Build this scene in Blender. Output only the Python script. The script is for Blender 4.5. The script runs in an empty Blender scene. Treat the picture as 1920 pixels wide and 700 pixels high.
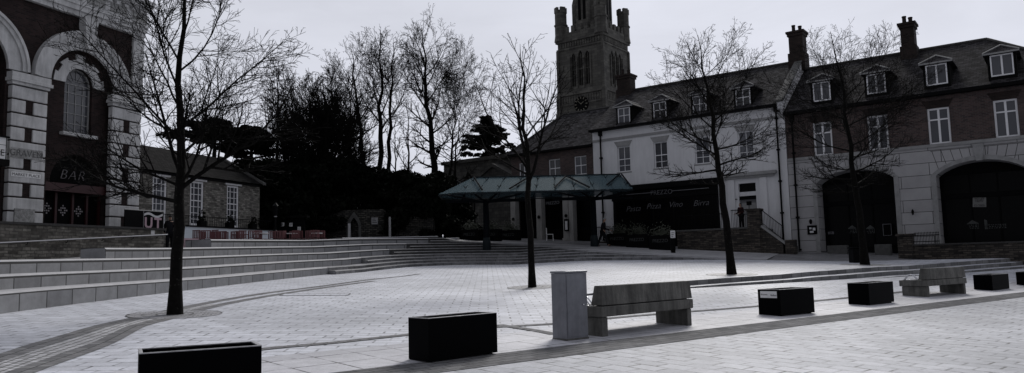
import bpy, bmesh, math, random
from mathutils import Vector, Matrix
from mathutils.geometry import tessellate_polygon
S=bpy.context.scene; COL=S.collection
# ---------------------------------------------------------------- camera model
F=1420.0; PIT=math.atan(145/1420.0); ROLL=0.024; EYE=1.55
cp,sp=math.cos(PIT),math.sin(PIT); cr,sr=math.cos(ROLL),math.sin(ROLL)
FW=Vector((0,cp,sp)); U0=Vector((0,-sp,cp)); R0=Vector((1,0,0))
RT=cr*R0-sr*U0; UPV=sr*R0+cr*U0
def ray(px,py): return RT*((px-960)/F)+UPV*((350-py)/F)+FW
cam=bpy.data.cameras.new('camera'); cam.sensor_width=36; cam.lens=36*F/1920; cam.clip_end=3000; cam.clip_start=.1
co=bpy.data.objects.new('camera',cam); COL.objects.link(co)
m=Matrix((RT,UPV,-FW)).transposed().to_4x4(); m.translation=Vector((0,0,EYE)); co.matrix_world=m
S.camera=co
# ---------------------------------------------------------------- terrain
def sstep(a,b,x):
    t=max(0,min(1,(x-a)/(b-a))); return t*t*(3-2*t)
LA=Vector((3.0,21.4)); LB=Vector((21.8,33.0)); LD=(LB-LA).normalized(); LN=Vector((-LD.y,LD.x))
def F0(x,y): return .03*min(y,60)-.028*max(-14,min(x,30))+.0038*max(0,min(y,36)-24)**2*sstep(6,18,x)
def M0(x,y): return .03*y-.028*max(-14,min(x,30))+max(0,.035*x+.02*(y-24)+.03)*sstep(-5,5,x)-.17*sstep(10,16,x)
def _tab(rows_,fn):
    out=[]
    for px,py in rows_:
        r=ray(px,py); a=r.x/r.y; q=(a*LA.y-LA.x)/(LD.x-a*LD.y); X,Y=LA.x+LD.x*q,LA.y+LD.y*q
        out.append((X,EYE+r.z/r.y*Y-fn(X,Y)))
    return [(2.5,0.0)]+out
TF=_tab([(1300,543),(1400,537),(1500,531),(1600,525),(1690,519),(1820,511),(1880,506.5),(1915,504)],F0)
TM=_tab([(1300,531),(1400,523.5),(1500,517),(1600,509.5),(1690,502.5),(1820,493.5),(1880,489),(1915,487)],M0)
def itab(t,x):
    if x<=t[0][0]: return t[0][1]
    for (a,b),(c,d) in zip(t,t[1:]):
        if x<=c: return b+(d-b)*(x-a)/(c-a)
    return t[-1][1]
def uof(x,y): return (x-LA.x)*LN.x+(y-LA.y)*LN.y
def xon(x,y): return x-uof(x,y)*LN.x
def Fz(x,y):
    u=uof(x,y); return F0(x,y)+itab(TF,xon(x,y))*sstep(-4,0,u)
def Mz(x,y):
    u=uof(x,y); return M0(x,y)+itab(TM,xon(x,y))*(1-sstep(.8,9,u))
def G(x,y):
    u=(x-LA.x)*LN.x+(y-LA.y)*LN.y
    f=Fz(x,y); q=Mz(x,y)
    if u<0 or q<=f: return f if u<0 else max(f,q)
    k=int(u/.42)+1
    return q if k>=3 else max(f,q-.15*(3-k))
def hit(px,py,fn=None):
    fn=fn or G; d=ray(px,py); t=prev=2.0
    while t<150:
        if EYE+d.z*t<fn(d.x*t,d.y*t):
            a,b=prev,t
            for _ in range(25):
                q=(a+b)/2
                if EYE+d.z*q<fn(d.x*q,d.y*q): b=q
                else: a=q
            return Vector((d.x*b,d.y*b,EYE+d.z*b))
        prev=t; t+=.05
    raise Exception('no hit %s %s'%(px,py))
class Fr:
    def __init__(s,P,d,n): s.P=Vector(P); s.d=Vector(d).normalized(); s.n=Vector(n).normalized()
    def pt(s,t,z,v=0):
        q=s.P+s.d*t+s.n*v; return Vector((q.x,q.y,z))
    def inv(s,px,py,v=0):
        r=ray(px,py); o=s.P+s.n*v; r2=Vector((r.x,r.y)); k=o.dot(s.n)/r2.dot(s.n)
        return ((r2*k-o).dot(s.d), EYE+r.z*k)
    def ang(s): return math.atan2(s.d.y,s.d.x)
R=Fr((15.6,42.5),(-1.345,1),(-1,-1.345))
L=Fr((-17.5,36),(.38,1),(1,-.38))
def Pz(x,y):
    q=Vector((x,y))-R.P; t=q.dot(R.d); v=q.dot(R.n); v=max(-3,v)
    k=.057-.002*max(0,min(t,19)-8)
    return 1.85+(.08*min(t,19) if t>0 else .06*max(t,-14))-k*v
def Uz(x,y): return .03*min(y,50)+1.62-.12*(1-sstep(-9.5,-6.5,x))
def UP(x,y):
    w=sstep(-6,0,x); return Uz(x,y)*(1-w)+Pz(x,y)*w
# smooth curve of the terrace foot
def catmull(pts,step=.5):
    out=[]; P=[Vector(p) for p in pts]; P=[P[0]*2-P[1]]+P+[P[-1]*2-P[-2]]
    for i in range(1,len(P)-2):
        n=max(2,int((P[i+1]-P[i]).length/step))
        for k in range(n):
            t=k/n; a,b,c,d=P[i-1],P[i],P[i+1],P[i+2]
            out.append(.5*((2*b)+(c-a)*t+(2*a-5*b+4*c-d)*t*t+(3*b-a-3*c+d)*t**3))
    out.append(P[-2]); return out
CC=catmull([(-11.0,-10),(-10.9,2),(-10.75,10),(-10.65,16),(-10.3,20.5),(-9.75,26),(-9.1,31),(-8.1,36),(-6.7,39.8),(-4.7,42.7),(-2,43.9),(1.1,43.2),(3.9,41.6),(6.5,40.2),(12.3,37.1),(17,34.9),(22.4,34.3),(30,36),(40,42)])
CS=[0.0]
for a,b in zip(CC,CC[1:]): CS.append(CS[-1]+(b-a).length)
CN=[]
for i in range(len(CC)):
    a=CC[max(0,i-1)]; b=CC[min(len(CC)-1,i+1)]; t=(b-a).normalized(); CN.append(Vector((-t.y,t.x)))
def idx_near(px,py):  # index of the curve point closest to the ray column
    r=ray(px,py); a=r.x/r.y; return min((i for i in range(len(CC)) if CC[i].y>8),key=lambda i:abs(CC[i].x/CC[i].y-a))
# ---------------------------------------------------------------- mesh builder
SPLIT={'pane','foot','string_course','brick_lintel','lintel','pilaster','door_panel','light_strip','bar','attic_pilaster','frieze_panel','bracket','buttress','hour_mark','hand','mullion','glass_clamp','glazing_bar','hip_rafter','slat','rail','trim_bar','opening','side_wall','joint','rim_strip','dentil','frieze','raking_strut','belfry_tracery','ring'}
class MB:
    def __init__(s): s.v=[]; s.f=[]; s.uv=[]; s.mi=[]; s.hasuv=False
    def face(s,pts,uv=None,mi=0):
        b=len(s.v); s.v+= [Vector(p) for p in pts]; s.f.append(tuple(range(b,b+len(pts))))
        s.uv.append(uv); s.mi.append(mi)
        if uv: s.hasuv=True
    def box(s,fr,t0,t1,z0,z1,v0,v1,mi=0):
        a,b=min(t0,t1),max(t0,t1); c,d=min(v0,v1),max(v0,v1)
        s.prism(fr,[(a,z0),(b,z0),(b,z1),(a,z1)],c,d,mi)
    def prism(s,fr,poly,v0,v1,mi=0):
        n=len(poly); base=len(s.v)
        s.v+=[fr.pt(t,z,v1) for t,z in poly]+[fr.pt(t,z,v0) for t,z in poly]
        if n<=4: fs=[tuple(range(n)),tuple(range(2*n-1,n-1,-1))]
        else:
            tr=tessellate_polygon([[Vector((t,z,0)) for t,z in poly]])
            fs=[tuple(x) for x in tr]+[tuple(n+i for i in reversed(x)) for x in tr]
        for i in range(n): fs.append((i,n+i,n+(i+1)%n,(i+1)%n))
        for f in fs: s.f.append(tuple(base+i for i in f)); s.uv.append(None); s.mi.append(mi)
    def abox(s,c,sz,rz=0,mi=0):
        cx,cy,cz=c; q=Fr((cx,cy),(math.cos(rz),math.sin(rz)),(-math.sin(rz),math.cos(rz)))
        s.box(q,-sz[0]/2,sz[0]/2,cz-sz[2]/2,cz+sz[2]/2,-sz[1]/2,sz[1]/2,mi)
    def tube(s,pts,rad,n=6,cap=True,mi=0):
        pts=[Vector(p) for p in pts]; base=len(s.v); up=None
        if not hasattr(rad,'__len__'): rad=[rad]*len(pts)
        for i,p in enumerate(pts):
            d=(pts[min(i+1,len(pts)-1)]-pts[max(i-1,0)]); d=d.normalized() if d.length>1e-9 else Vector((0,0,1))
            if up is None: up=Vector((1,0,0)) if abs(d.x)<.9 else Vector((0,1,0))
            a=(up-d*up.dot(d)).normalized(); b=d.cross(a); up=a
            for k in range(n):
                q=2*math.pi*k/n; s.v.append(p+(a*math.cos(q)+b*math.sin(q))*rad[i])
        for i in range(len(pts)-1):
            for k in range(n):
                A=base+i*n+k; B=base+i*n+(k+1)%n; s.f.append((A,B,B+n,A+n)); s.uv.append(None); s.mi.append(mi)
        if cap:
            s.f.append(tuple(base+k for k in reversed(range(n)))); s.uv.append(None); s.mi.append(mi)
            e=base+(len(pts)-1)*n; s.f.append(tuple(e+k for k in range(n))); s.uv.append(None); s.mi.append(mi)
    def lathe(s,c,prof,n=16,mi=0):
        s.tube([Vector((c[0],c[1],z)) for r,z in prof],[max(r,.001) for r,z in prof],n,True,mi)
    def wall(s,fr,outer,holes,v,depth,mi=0):
        polys=[[Vector((t,z,0)) for t,z in outer]]+[[Vector((t,z,0)) for t,z in h] for h in holes]
        flat=[p for q in polys for p in q]; tr=tessellate_polygon(polys); base=len(s.v)
        s.v+=[fr.pt(p.x,p.y,v) for p in flat]
        for x in tr: s.f.append(tuple(base+i for i in x)); s.uv.append(None); s.mi.append(mi)
        for h in holes:
            for i in range(len(h)):
                a=h[i]; b=h[(i+1)%len(h)]
                s.face([fr.pt(*a,v),fr.pt(*b,v),fr.pt(*b,v-depth),fr.pt(*a,v-depth)],mi=mi)
    def islands(s):
        par=list(range(len(s.v)))
        def fd(a):
            while par[a]!=a: par[a]=par[par[a]]; a=par[a]
            return a
        for f in s.f:
            r=fd(f[0])
            for k in f[1:]: par[fd(k)]=r
        out={}
        for i,f in enumerate(s.f): out.setdefault(fd(f[0]),[]).append(i)
        return list(out.values())
    def build(s,name,mats,parent=None,smooth=False,fix=True,bevel=0):
        if name in SPLIT and parent is not None:
            isl=s.islands()
            if 1<len(isl)<=100:
                first=None
                for g in isl:
                    q=MB(); mp={}
                    for i in g:
                        f=[]
                        for k in s.f[i]:
                            if k not in mp: mp[k]=len(q.v); q.v.append(s.v[k])
                            f.append(mp[k])
                        q.f.append(tuple(f)); q.uv.append(s.uv[i]); q.mi.append(s.mi[i])
                    q.hasuv=s.hasuv; o=q._build(name,mats,parent,smooth,fix,bevel); first=first or o
                return first
        return s._build(name,mats,parent,smooth,fix,bevel)
    def _build(s,name,mats,parent=None,smooth=False,fix=True,bevel=0):
        me=bpy.data.meshes.new(name); o=bpy.data.objects.new(name,me); COL.objects.link(o)
        off=Vector((0,0,0)); q=parent
        while q is not None: off+=q.location; q=q.parent
        if parent is not None: o.parent=parent
        me.from_pydata([tuple(p-off) for p in s.v],[],s.f)
        if not isinstance(mats,(list,tuple)): mats=[mats]
        for x in mats: me.materials.append(x)
        for p,mi in zip(me.polygons,s.mi): p.material_index=mi; p.use_smooth=smooth
        if s.hasuv:
            L_=me.uv_layers.new(name='UVMap')
            for p,u in zip(me.polygons,s.uv):
                if u:
                    for k,li in enumerate(p.loop_indices): L_.data[li].uv=u[k]
        if fix or bevel:
            bm=bmesh.new(); bm.from_mesh(me)
            if not s.hasuv: bmesh.ops.remove_doubles(bm,verts=bm.verts,dist=1e-4)
            bmesh.ops.recalc_face_normals(bm,faces=bm.faces)
            if bevel: bmesh.ops.bevel(bm,geom=[e for e in bm.edges if len(e.link_faces)==2 and e.calc_face_angle(0)>.6],offset=bevel,segments=2,affect='EDGES',profile=.5)
            bm.to_mesh(me); bm.free()
        return o
def tag(o,label=None,cat=None,group=None,kind=None):
    if label: o['label']=label
    if cat: o['category']=cat
    if group: o['group']=group
    if kind: o['kind']=kind
    return o
def empty(name,loc,label,cat,group=None):
    o=bpy.data.objects.new(name,None); COL.objects.link(o); o.location=loc; o.empty_display_size=.3
    return tag(o,label,cat,group)
def copy_tree(o,loc=None,rz=None,parent=None):
    c=o.copy(); COL.objects.link(c); c.parent=parent
    if loc is not None: c.location=loc
    if rz is not None: c.rotation_euler=(0,0,rz)
    for ch in list(o.children): copy_tree(ch,parent=c)
    return c
def struct(mb,name,mats,**k): return tag(mb.build(name,mats,**k),kind='structure')
def text(name,body,size,pos,right,up,mat,parent,ext=.01,align='CENTER',shear=0,offset=0,spacing=1):
    cu=bpy.data.curves.new(name,'FONT'); cu.body=body; cu.size=size; cu.extrude=ext; cu.align_x=align; cu.align_y='CENTER'; cu.shear=shear; cu.offset=offset; cu.space_character=spacing
    to=bpy.data.objects.new(name+'_c',cu); COL.objects.link(to); bpy.context.view_layer.update()
    dg=bpy.context.evaluated_depsgraph_get(); me=bpy.data.meshes.new_from_object(to.evaluated_get(dg)); bpy.data.objects.remove(to); bpy.data.curves.remove(cu)
    right=Vector(right).normalized(); up=Vector(up).normalized(); nn=right.cross(up)
    M=Matrix((right,up,nn)).transposed().to_4x4(); off=Vector((0,0,0)); q=parent
    while q is not None: off+=q.location; q=q.parent
    M.translation=Vector(pos)-off; me.transform(M); me.name=name; me.materials.clear(); me.materials.append(mat)
    o=bpy.data.objects.new(name,me); COL.objects.link(o); o.parent=parent; return o
# ---------------------------------------------------------------- materials
def newmat(name):
    m=bpy.data.materials.new(name); m.use_nodes=True; nt=m.node_tree; return m,nt,nt.nodes['Principled BSDF'],nt.nodes,nt.links
def mk(N,t,**k):
    n=N.new(t)
    for a,b in k.items():
        if a.startswith('i_'): n.inputs[a[2:].replace('_',' ')].default_value=b
        else: setattr(n,a,b)
    return n
def c4(c): return (c[0],c[1],c[2],1)
def plain(name,c,rough=.7,metal=0,var=.25,scale=3.0,bump=.0,spec=.5,dirt=0,coord='Object',bscale=40):
    m,nt,B,N,K=newmat(name); tc=mk(N,'ShaderNodeTexCoord')
    no=mk(N,'ShaderNodeTexNoise',i_Scale=scale,i_Detail=8,i_Roughness=.65); K.new(tc.outputs[coord],no.inputs['Vector'])
    mr=mk(N,'ShaderNodeMapRange'); K.new(no.outputs['Fac'],mr.inputs['Value']); mr.inputs['From Min'].default_value=.3; mr.inputs['From Max'].default_value=.7
    mr.inputs['To Min'].default_value=1-var; mr.inputs['To Max'].default_value=1+var
    mu=mk(N,'ShaderNodeVectorMath',operation='SCALE'); mu.inputs[0].default_value=c; K.new(mr.outputs[0],mu.inputs['Scale']); K.new(mu.outputs[0],B.inputs['Base Color'])
    out=mu
    if dirt:
        mp=mk(N,'ShaderNodeMapping'); mp.inputs['Scale'].default_value=(6,6,.7); K.new(tc.outputs[coord],mp.inputs['Vector'])
        n2=mk(N,'ShaderNodeTexNoise',i_Scale=1.0,i_Detail=6,i_Roughness=.7); K.new(mp.outputs[0],n2.inputs['Vector'])
        r=mk(N,'ShaderNodeMapRange'); K.new(n2.outputs['Fac'],r.inputs['Value']); r.inputs['From Min'].default_value=.4; r.inputs['From Max'].default_value=.75; r.inputs['To Min'].default_value=1; r.inputs['To Max'].default_value=1-dirt
        m2=mk(N,'ShaderNodeVectorMath',operation='SCALE'); K.new(mu.outputs[0],m2.inputs[0]); K.new(r.outputs[0],m2.inputs['Scale']); K.new(m2.outputs[0],B.inputs['Base Color'])
    B.inputs['Roughness'].default_value=rough; B.inputs['Metallic'].default_value=metal; B.inputs['Specular IOR Level'].default_value=spec
    if bump:
        nb=mk(N,'ShaderNodeTexNoise',i_Scale=bscale,i_Detail=5); K.new(tc.outputs[coord],nb.inputs['Vector'])
        b=mk(N,'ShaderNodeBump',i_Strength=bump,i_Distance=.02); K.new(nb.outputs['Fac'],b.inputs['Height']); K.new(b.outputs[0],B.inputs['Normal'])
    return m
def blocks(name,c1,c2,cm,w,h,mort,mode='wall',ang=0,off=.5,rough=.8,var=.25,nscale=1.2,bump=.3,squash=1,spec=.5,distort=0,bias=0,nscale2=None,joints=0):
    """masonry, tiles or paving: mode wall -> (along,z); floor -> (x,y) rotated; uv -> uv map"""
    m,nt,B,N,K=newmat(name); tc=mk(N,'ShaderNodeTexCoord')
    if mode=='uv': src=tc.outputs['UV']; nsrc=tc.outputs['Object']
    else:
        mp=mk(N,'ShaderNodeMapping'); mp.vector_type='POINT'; mp.inputs['Rotation'].default_value=(0,0,-ang); K.new(tc.outputs['Object'],mp.inputs['Vector']); nsrc=tc.outputs['Object']
        if mode=='wall':
            sx=mk(N,'ShaderNodeSeparateXYZ'); K.new(mp.outputs[0],sx.inputs[0]); ad=mk(N,'ShaderNodeMath',operation='ADD'); K.new(sx.outputs[0],ad.inputs[0]); K.new(sx.outputs[1],ad.inputs[1])
            cb=mk(N,'ShaderNodeCombineXYZ'); K.new(ad.outputs[0],cb.inputs[0]); K.new(sx.outputs[2],cb.inputs[1]); src=cb.outputs[0]
        else: src=mp.outputs[0]
    if distort:
        nd=mk(N,'ShaderNodeTexNoise',i_Scale=1.7,i_Detail=2); K.new(src,nd.inputs['Vector'])
        sb=mk(N,'ShaderNodeVectorMath',operation='SUBTRACT'); K.new(nd.outputs['Color'],sb.inputs[0]); sb.inputs[1].default_value=(.5,.5,.5)
        sc=mk(N,'ShaderNodeVectorMath',operation='SCALE'); K.new(sb.outputs[0],sc.inputs[0]); sc.inputs['Scale'].default_value=distort
        ad2=mk(N,'ShaderNodeVectorMath',operation='ADD'); K.new(src,ad2.inputs[0]); K.new(sc.outputs[0],ad2.inputs[1]); src=ad2.outputs[0]
    bt=mk(N,'ShaderNodeTexBrick',offset=off,squash=squash); bt.inputs['Color1'].default_value=c4(c1); bt.inputs['Color2'].default_value=c4(c2); bt.inputs['Mortar'].default_value=c4(cm)
    bt.inputs['Scale'].default_value=1; bt.inputs['Mortar Size'].default_value=mort; bt.inputs['Mortar Smooth'].default_value=.2; bt.inputs['Bias'].default_value=bias; bt.inputs['Brick Width'].default_value=w; bt.inputs['Row Height'].default_value=h
    K.new(src,bt.inputs['Vector'])
    no=mk(N,'ShaderNodeTexNoise',i_Scale=nscale,i_Detail=9,i_Roughness=.7); K.new(nsrc,no.inputs['Vector'])
    mr=mk(N,'ShaderNodeMapRange'); K.new(no.outputs['Fac'],mr.inputs['Value']); mr.inputs['From Min'].default_value=.3; mr.inputs['From Max'].default_value=.7; mr.inputs['To Min'].default_value=1-var; mr.inputs['To Max'].default_value=1+var
    mu=mk(N,'ShaderNodeVectorMath',operation='SCALE'); K.new(bt.outputs['Color'],mu.inputs[0]); K.new(mr.outputs[0],mu.inputs['Scale']); last=mu
    if nscale2:
        n3=mk(N,'ShaderNodeTexNoise',i_Scale=nscale2,i_Detail=6,i_Roughness=.6); K.new(nsrc,n3.inputs['Vector'])
        r3=mk(N,'ShaderNodeMapRange'); K.new(n3.outputs['Fac'],r3.inputs['Value']); r3.inputs['From Min'].default_value=.3; r3.inputs['From Max'].default_value=.7; r3.inputs['To Min'].default_value=.77; r3.inputs['To Max'].default_value=1.18
        m3=mk(N,'ShaderNodeVectorMath',operation='SCALE'); K.new(mu.outputs[0],m3.inputs[0]); K.new(r3.outputs[0],m3.inputs['Scale']); last=m3
    if joints:
        # joints open and close along their length, a few stones are darker or stained
        bt.inputs['Mortar'].default_value=c4(tuple((a+b)/2 for a,b in zip(c1,c2)))
        nj=mk(N,'ShaderNodeTexNoise',i_Scale=2.3,i_Detail=4,i_Roughness=.75); K.new(nsrc,nj.inputs['Vector'])
        rj=mk(N,'ShaderNodeMapRange'); K.new(nj.outputs['Fac'],rj.inputs['Value']); rj.inputs['From Min'].default_value=.42; rj.inputs['From Max'].default_value=.62; rj.inputs['To Min'].default_value=.15; rj.inputs['To Max'].default_value=joints
        mj=mk(N,'ShaderNodeMath',operation='MULTIPLY'); K.new(bt.outputs['Fac'],mj.inputs[0]); K.new(rj.outputs[0],mj.inputs[1])
        sj=mk(N,'ShaderNodeMath',operation='SUBTRACT'); sj.inputs[0].default_value=1; K.new(mj.outputs[0],sj.inputs[1])
        ng=mk(N,'ShaderNodeTexNoise',i_Scale=38,i_Detail=5,i_Roughness=.8); K.new(nsrc,ng.inputs['Vector'])
        rg=mk(N,'ShaderNodeMapRange'); K.new(ng.outputs['Fac'],rg.inputs['Value']); rg.inputs['From Min'].default_value=.3; rg.inputs['From Max'].default_value=.7; rg.inputs['To Min'].default_value=.80; rg.inputs['To Max'].default_value=1.16
        vo=mk(N,'ShaderNodeTexVoronoi',i_Scale=.9); K.new(nsrc,vo.inputs['Vector']); rv=mk(N,'ShaderNodeMapRange'); K.new(vo.outputs['Distance'],rv.inputs['Value']); rv.inputs['From Min'].default_value=.015; rv.inputs['From Max'].default_value=.045; rv.inputs['To Min'].default_value=.55; rv.inputs['To Max'].default_value=1
        m5=mk(N,'ShaderNodeMath',operation='MULTIPLY'); K.new(sj.outputs[0],m5.inputs[0]); K.new(rg.outputs[0],m5.inputs[1])
        m6=mk(N,'ShaderNodeMath',operation='MULTIPLY'); K.new(m5.outputs[0],m6.inputs[0]); K.new(rv.outputs[0],m6.inputs[1])
        m4=mk(N,'ShaderNodeVectorMath',operation='SCALE'); K.new(last.outputs[0],m4.inputs[0]); K.new(m6.outputs[0],m4.inputs['Scale']); last=m4
    K.new(last.outputs[0],B.inputs['Base Color']); B.inputs['Roughness'].default_value=rough; B.inputs['Specular IOR Level'].default_value=spec
    if bump:
        b=mk(N,'ShaderNodeBump',i_Strength=bump,i_Distance=.01); b.invert=True; nf=mk(N,'ShaderNodeTexNoise',i_Scale=25,i_Detail=3); K.new(nsrc,nf.inputs['Vector'])
        a=mk(N,'ShaderNodeMath',operation='MULTIPLY_ADD'); K.new(nf.outputs['Fac'],a.inputs[0]); a.inputs[1].default_value=.5; K.new(bt.outputs['Fac'],a.inputs[2]); K.new(a.outputs[0],b.inputs['Height']); K.new(b.outputs[0],B.inputs['Normal'])
    return m
def speckle(m,c,th=.66,scale=16):
    nt=m.node_tree; N=nt.nodes; K=nt.links; B=N['Principled BSDF']; l=B.inputs['Base Color'].links[0]; src=l.from_socket
    tc=mk(N,'ShaderNodeTexCoord'); no=mk(N,'ShaderNodeTexNoise',i_Scale=scale,i_Detail=3); K.new(tc.outputs['Object'],no.inputs['Vector'])
    r=mk(N,'ShaderNodeMapRange'); K.new(no.outputs['Fac'],r.inputs['Value']); r.inputs['From Min'].default_value=th; r.inputs['From Max'].default_value=th+.04
    mx=mk(N,'ShaderNodeMix'); mx.data_type='RGBA'; K.new(r.outputs[0],mx.inputs[0]); K.new(src,mx.inputs[6]); mx.inputs[7].default_value=c4(c); K.new(mx.outputs[2],B.inputs['Base Color'])
def glassmat(name,c,rough=.08,alpha=1,spec=.5):
    m,nt,B,N,K=newmat(name); B.inputs['Base Color'].default_value=c4(c); B.inputs['Roughness'].default_value=rough; B.inputs['Alpha'].default_value=alpha; B.inputs['Specular IOR Level'].default_value=spec
    return m
AR=R.ang(); AL=L.ang(); ROWA=math.atan2(.68,.735)
M={}
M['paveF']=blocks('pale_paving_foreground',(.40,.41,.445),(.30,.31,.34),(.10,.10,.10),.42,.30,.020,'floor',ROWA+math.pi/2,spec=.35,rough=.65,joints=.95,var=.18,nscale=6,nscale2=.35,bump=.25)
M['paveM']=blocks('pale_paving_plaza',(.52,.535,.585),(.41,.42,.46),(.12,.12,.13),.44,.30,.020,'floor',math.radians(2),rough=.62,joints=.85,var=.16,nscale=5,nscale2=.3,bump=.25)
M['slab']=blocks('square_slabs',(.47,.47,.50),(.40,.40,.43),(.12,.12,.12),.62,.62,.018,'floor',ROWA,off=0,rough=.6,joints=.95,var=.16,nscale=6,nscale2=.4,bump=.25)
M['band']=blocks('dark_paving_band',(.15,.15,.155),(.085,.085,.09),(.04,.04,.04),.3,.15,.010,'floor',ROWA,spec=.12,rough=.85,var=.2,nscale=6,nscale2=.5)
M['bandU']=blocks('dark_paving_arc',(.20,.20,.205),(.12,.12,.125),(.05,.05,.05),.2,.2,.012,'uv',spec=.15,rough=.8,var=.2,nscale=6)
M['sett']=blocks('small_setts',(.50,.50,.52),(.30,.30,.31),(.10,.10,.10),.16,.13,.02,'uv',rough=.65,var=.2,nscale=6)
M['pavP']=blocks('footway_paving',(.19,.19,.20),(.12,.12,.127),(.06,.06,.06),.6,.45,.01,'floor',AR,rough=.65,var=.2,nscale=3,nscale2=.3)
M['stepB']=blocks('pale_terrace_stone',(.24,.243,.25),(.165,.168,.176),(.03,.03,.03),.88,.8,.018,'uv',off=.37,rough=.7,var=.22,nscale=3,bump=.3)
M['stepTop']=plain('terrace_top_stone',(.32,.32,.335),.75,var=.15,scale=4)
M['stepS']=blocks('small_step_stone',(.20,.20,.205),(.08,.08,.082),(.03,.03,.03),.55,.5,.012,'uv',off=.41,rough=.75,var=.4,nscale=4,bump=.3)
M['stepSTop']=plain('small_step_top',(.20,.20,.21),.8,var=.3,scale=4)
M['kerb']=blocks('low_step_stone',(.19,.19,.19),(.10,.10,.10),(.03,.03,.03),.5,.5,.012,'uv',rough=.7,var=.3,nscale=4)
M['planter']=plain('black_planter_steel',(.0010,.0011,.0017),.6,var=.3,scale=5,spec=.03,bump=.05)
M['soil']=plain('dark_soil',(.012,.010,.009),.95,var=.5,scale=20,bump=.8)
M['conc']=plain('weathered_concrete',(.125,.122,.112),.85,var=.45,scale=2.6,bump=.45,dirt=.85,bscale=25)
M['cabinet']=plain('galvanised_cabinet_steel',(.17,.175,.195),.42,metal=.55,var=.22,scale=3.5,dirt=.3,bump=.05)
M['steel']=plain('brushed_steel',(.6,.6,.62),.25,metal=.95,var=.1)
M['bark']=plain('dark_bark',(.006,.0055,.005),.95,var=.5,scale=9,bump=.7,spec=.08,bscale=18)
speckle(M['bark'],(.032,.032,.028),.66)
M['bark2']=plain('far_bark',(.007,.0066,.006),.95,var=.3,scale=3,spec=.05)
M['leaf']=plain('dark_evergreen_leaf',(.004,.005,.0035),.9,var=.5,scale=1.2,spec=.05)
M['leafd']=plain('dull_ivy_leaf',(.006,.007,.005),.9,var=.5,scale=1.5,spec=.06)
M['grate']=plain('iron_grate',(.05,.05,.05),.6,var=.3)
M['white_wall']=plain('pale_painted_render',(.60,.60,.615),.85,var=.07,scale=.8,dirt=.12)
M['trim']=plain('white_window_paint',(.72,.72,.74),.5,var=.06)
M['trimd']=plain('grey_stone_trim',(.24,.24,.24),.8,var=.2)
M['black']=plain('black_paint',(.0015,.0015,.002),.6,var=.2,spec=.08)
M['dark']=plain('dark_interior',(.001,.001,.0012),.8,var=.2,spec=.1)
M['pane']=glassmat('window_glass',(.05,.052,.06),.12,spec=.5)
_m=M['pane']; _N=_m.node_tree.nodes; _K=_m.node_tree.links; _oi=_N.new('ShaderNodeObjectInfo'); _r=_N.new('ShaderNodeMapRange'); _K.new(_oi.outputs['Random'],_r.inputs['Value']); _r.inputs['To Min'].default_value=.35; _r.inputs['To Max'].default_value=2.2
_v=_N.new('ShaderNodeVectorMath'); _v.operation='SCALE'; _v.inputs[0].default_value=(.05,.052,.06); _K.new(_r.outputs[0],_v.inputs['Scale']); _K.new(_v.outputs[0],_N['Principled BSDF'].inputs['Base Color'])
M['paned']=glassmat('dark_window_glass',(.001,.001,.0014),.25,spec=.08)
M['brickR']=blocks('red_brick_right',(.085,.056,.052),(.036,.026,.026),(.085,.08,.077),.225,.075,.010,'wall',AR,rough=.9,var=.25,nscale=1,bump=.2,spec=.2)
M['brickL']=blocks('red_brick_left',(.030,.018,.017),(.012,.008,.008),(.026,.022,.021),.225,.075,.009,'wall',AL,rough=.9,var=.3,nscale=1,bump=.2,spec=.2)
M['brickD']=blocks('soot_brick',(.03,.02,.018),(.015,.011,.010),(.03,.027,.025),.225,.075,.010,'wall',AR,rough=.9,var=.3,bump=.2,spec=.2)
M['ashR']=blocks('rusticated_stone_right',(.36,.355,.36),(.31,.305,.31),(.05,.05,.05),1.9,.62,.016,'wall',AR,rough=.85,var=.12,nscale=1,bump=.4,off=.3)
M['stoneL']=plain('corn_exchange_limestone',(.50,.50,.50),.85,var=.2,scale=1.5,bump=.3,dirt=.35)
M['stoneC']=plain('carved_stone',(.25,.25,.245),.9,var=.5,scale=9,bump=.9,bscale=14)
M['rubble']=blocks('ironstone_rubble',(.20,.19,.165),(.045,.040,.034),(.08,.074,.066),.34,.12,.016,'wall',AL,rough=.95,var=.6,nscale=2.2,nscale2=9,bump=.6,distort=.12,bias=-.1)
M['rubbleR']=blocks('dark_rubble_right',(.085,.072,.06),(.012,.010,.009),(.016,.014,.012),.36,.10,.016,'wall',AR,rough=.95,var=.6,nscale=3,bump=.5,distort=.09)
M['rubbleF']=blocks('churchyard_rubble',(.08,.075,.065),(.008,.008,.007),(.008,.008,.007),.30,.12,.03,'wall',0,rough=.95,var=.6,nscale=2.5,bump=.5,distort=.14)
M['coping']=plain('dark_coping',(.035,.034,.033),.85,var=.3,scale=5,bump=.3)
M['tower']=blocks('church_ashlar',(.090,.087,.077),(.046,.044,.040),(.020,.019,.018),.8,.34,.012,'wall',AR,rough=.95,var=.4,nscale=.6,bump=.3)
M['slate']=blocks('slate_roof',(.060,.058,.063),(.009,.008,.010),(.008,.008,.008),.26,.16,.014,'uv',spec=.08,rough=.9,var=.35,nscale=1.5,bump=.6,nscale2=.4)
M['slated']=blocks('dark_slate_roof',(.056,.053,.057),(.010,.009,.010),(.005,.005,.005),.26,.16,.014,'uv',spec=.08,rough=.9,var=.35,nscale=1.5,bump=.6)
M['teal']=glassmat('teal_canopy_glass',(.075,.115,.132),.6,alpha=.56,spec=.03)
M['red_frame']=plain('dark_red_paint',(.030,.005,.006),.5,var=.2)
M['chair']=plain('dark_red_metal',(.115,.038,.042),.5,var=.25)
M['letter']=plain('pale_letters',(.55,.55,.56),.5,var=.1)
M['letterd']=plain('dim_letters',(.10,.10,.108),.6,var=.25)
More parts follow.
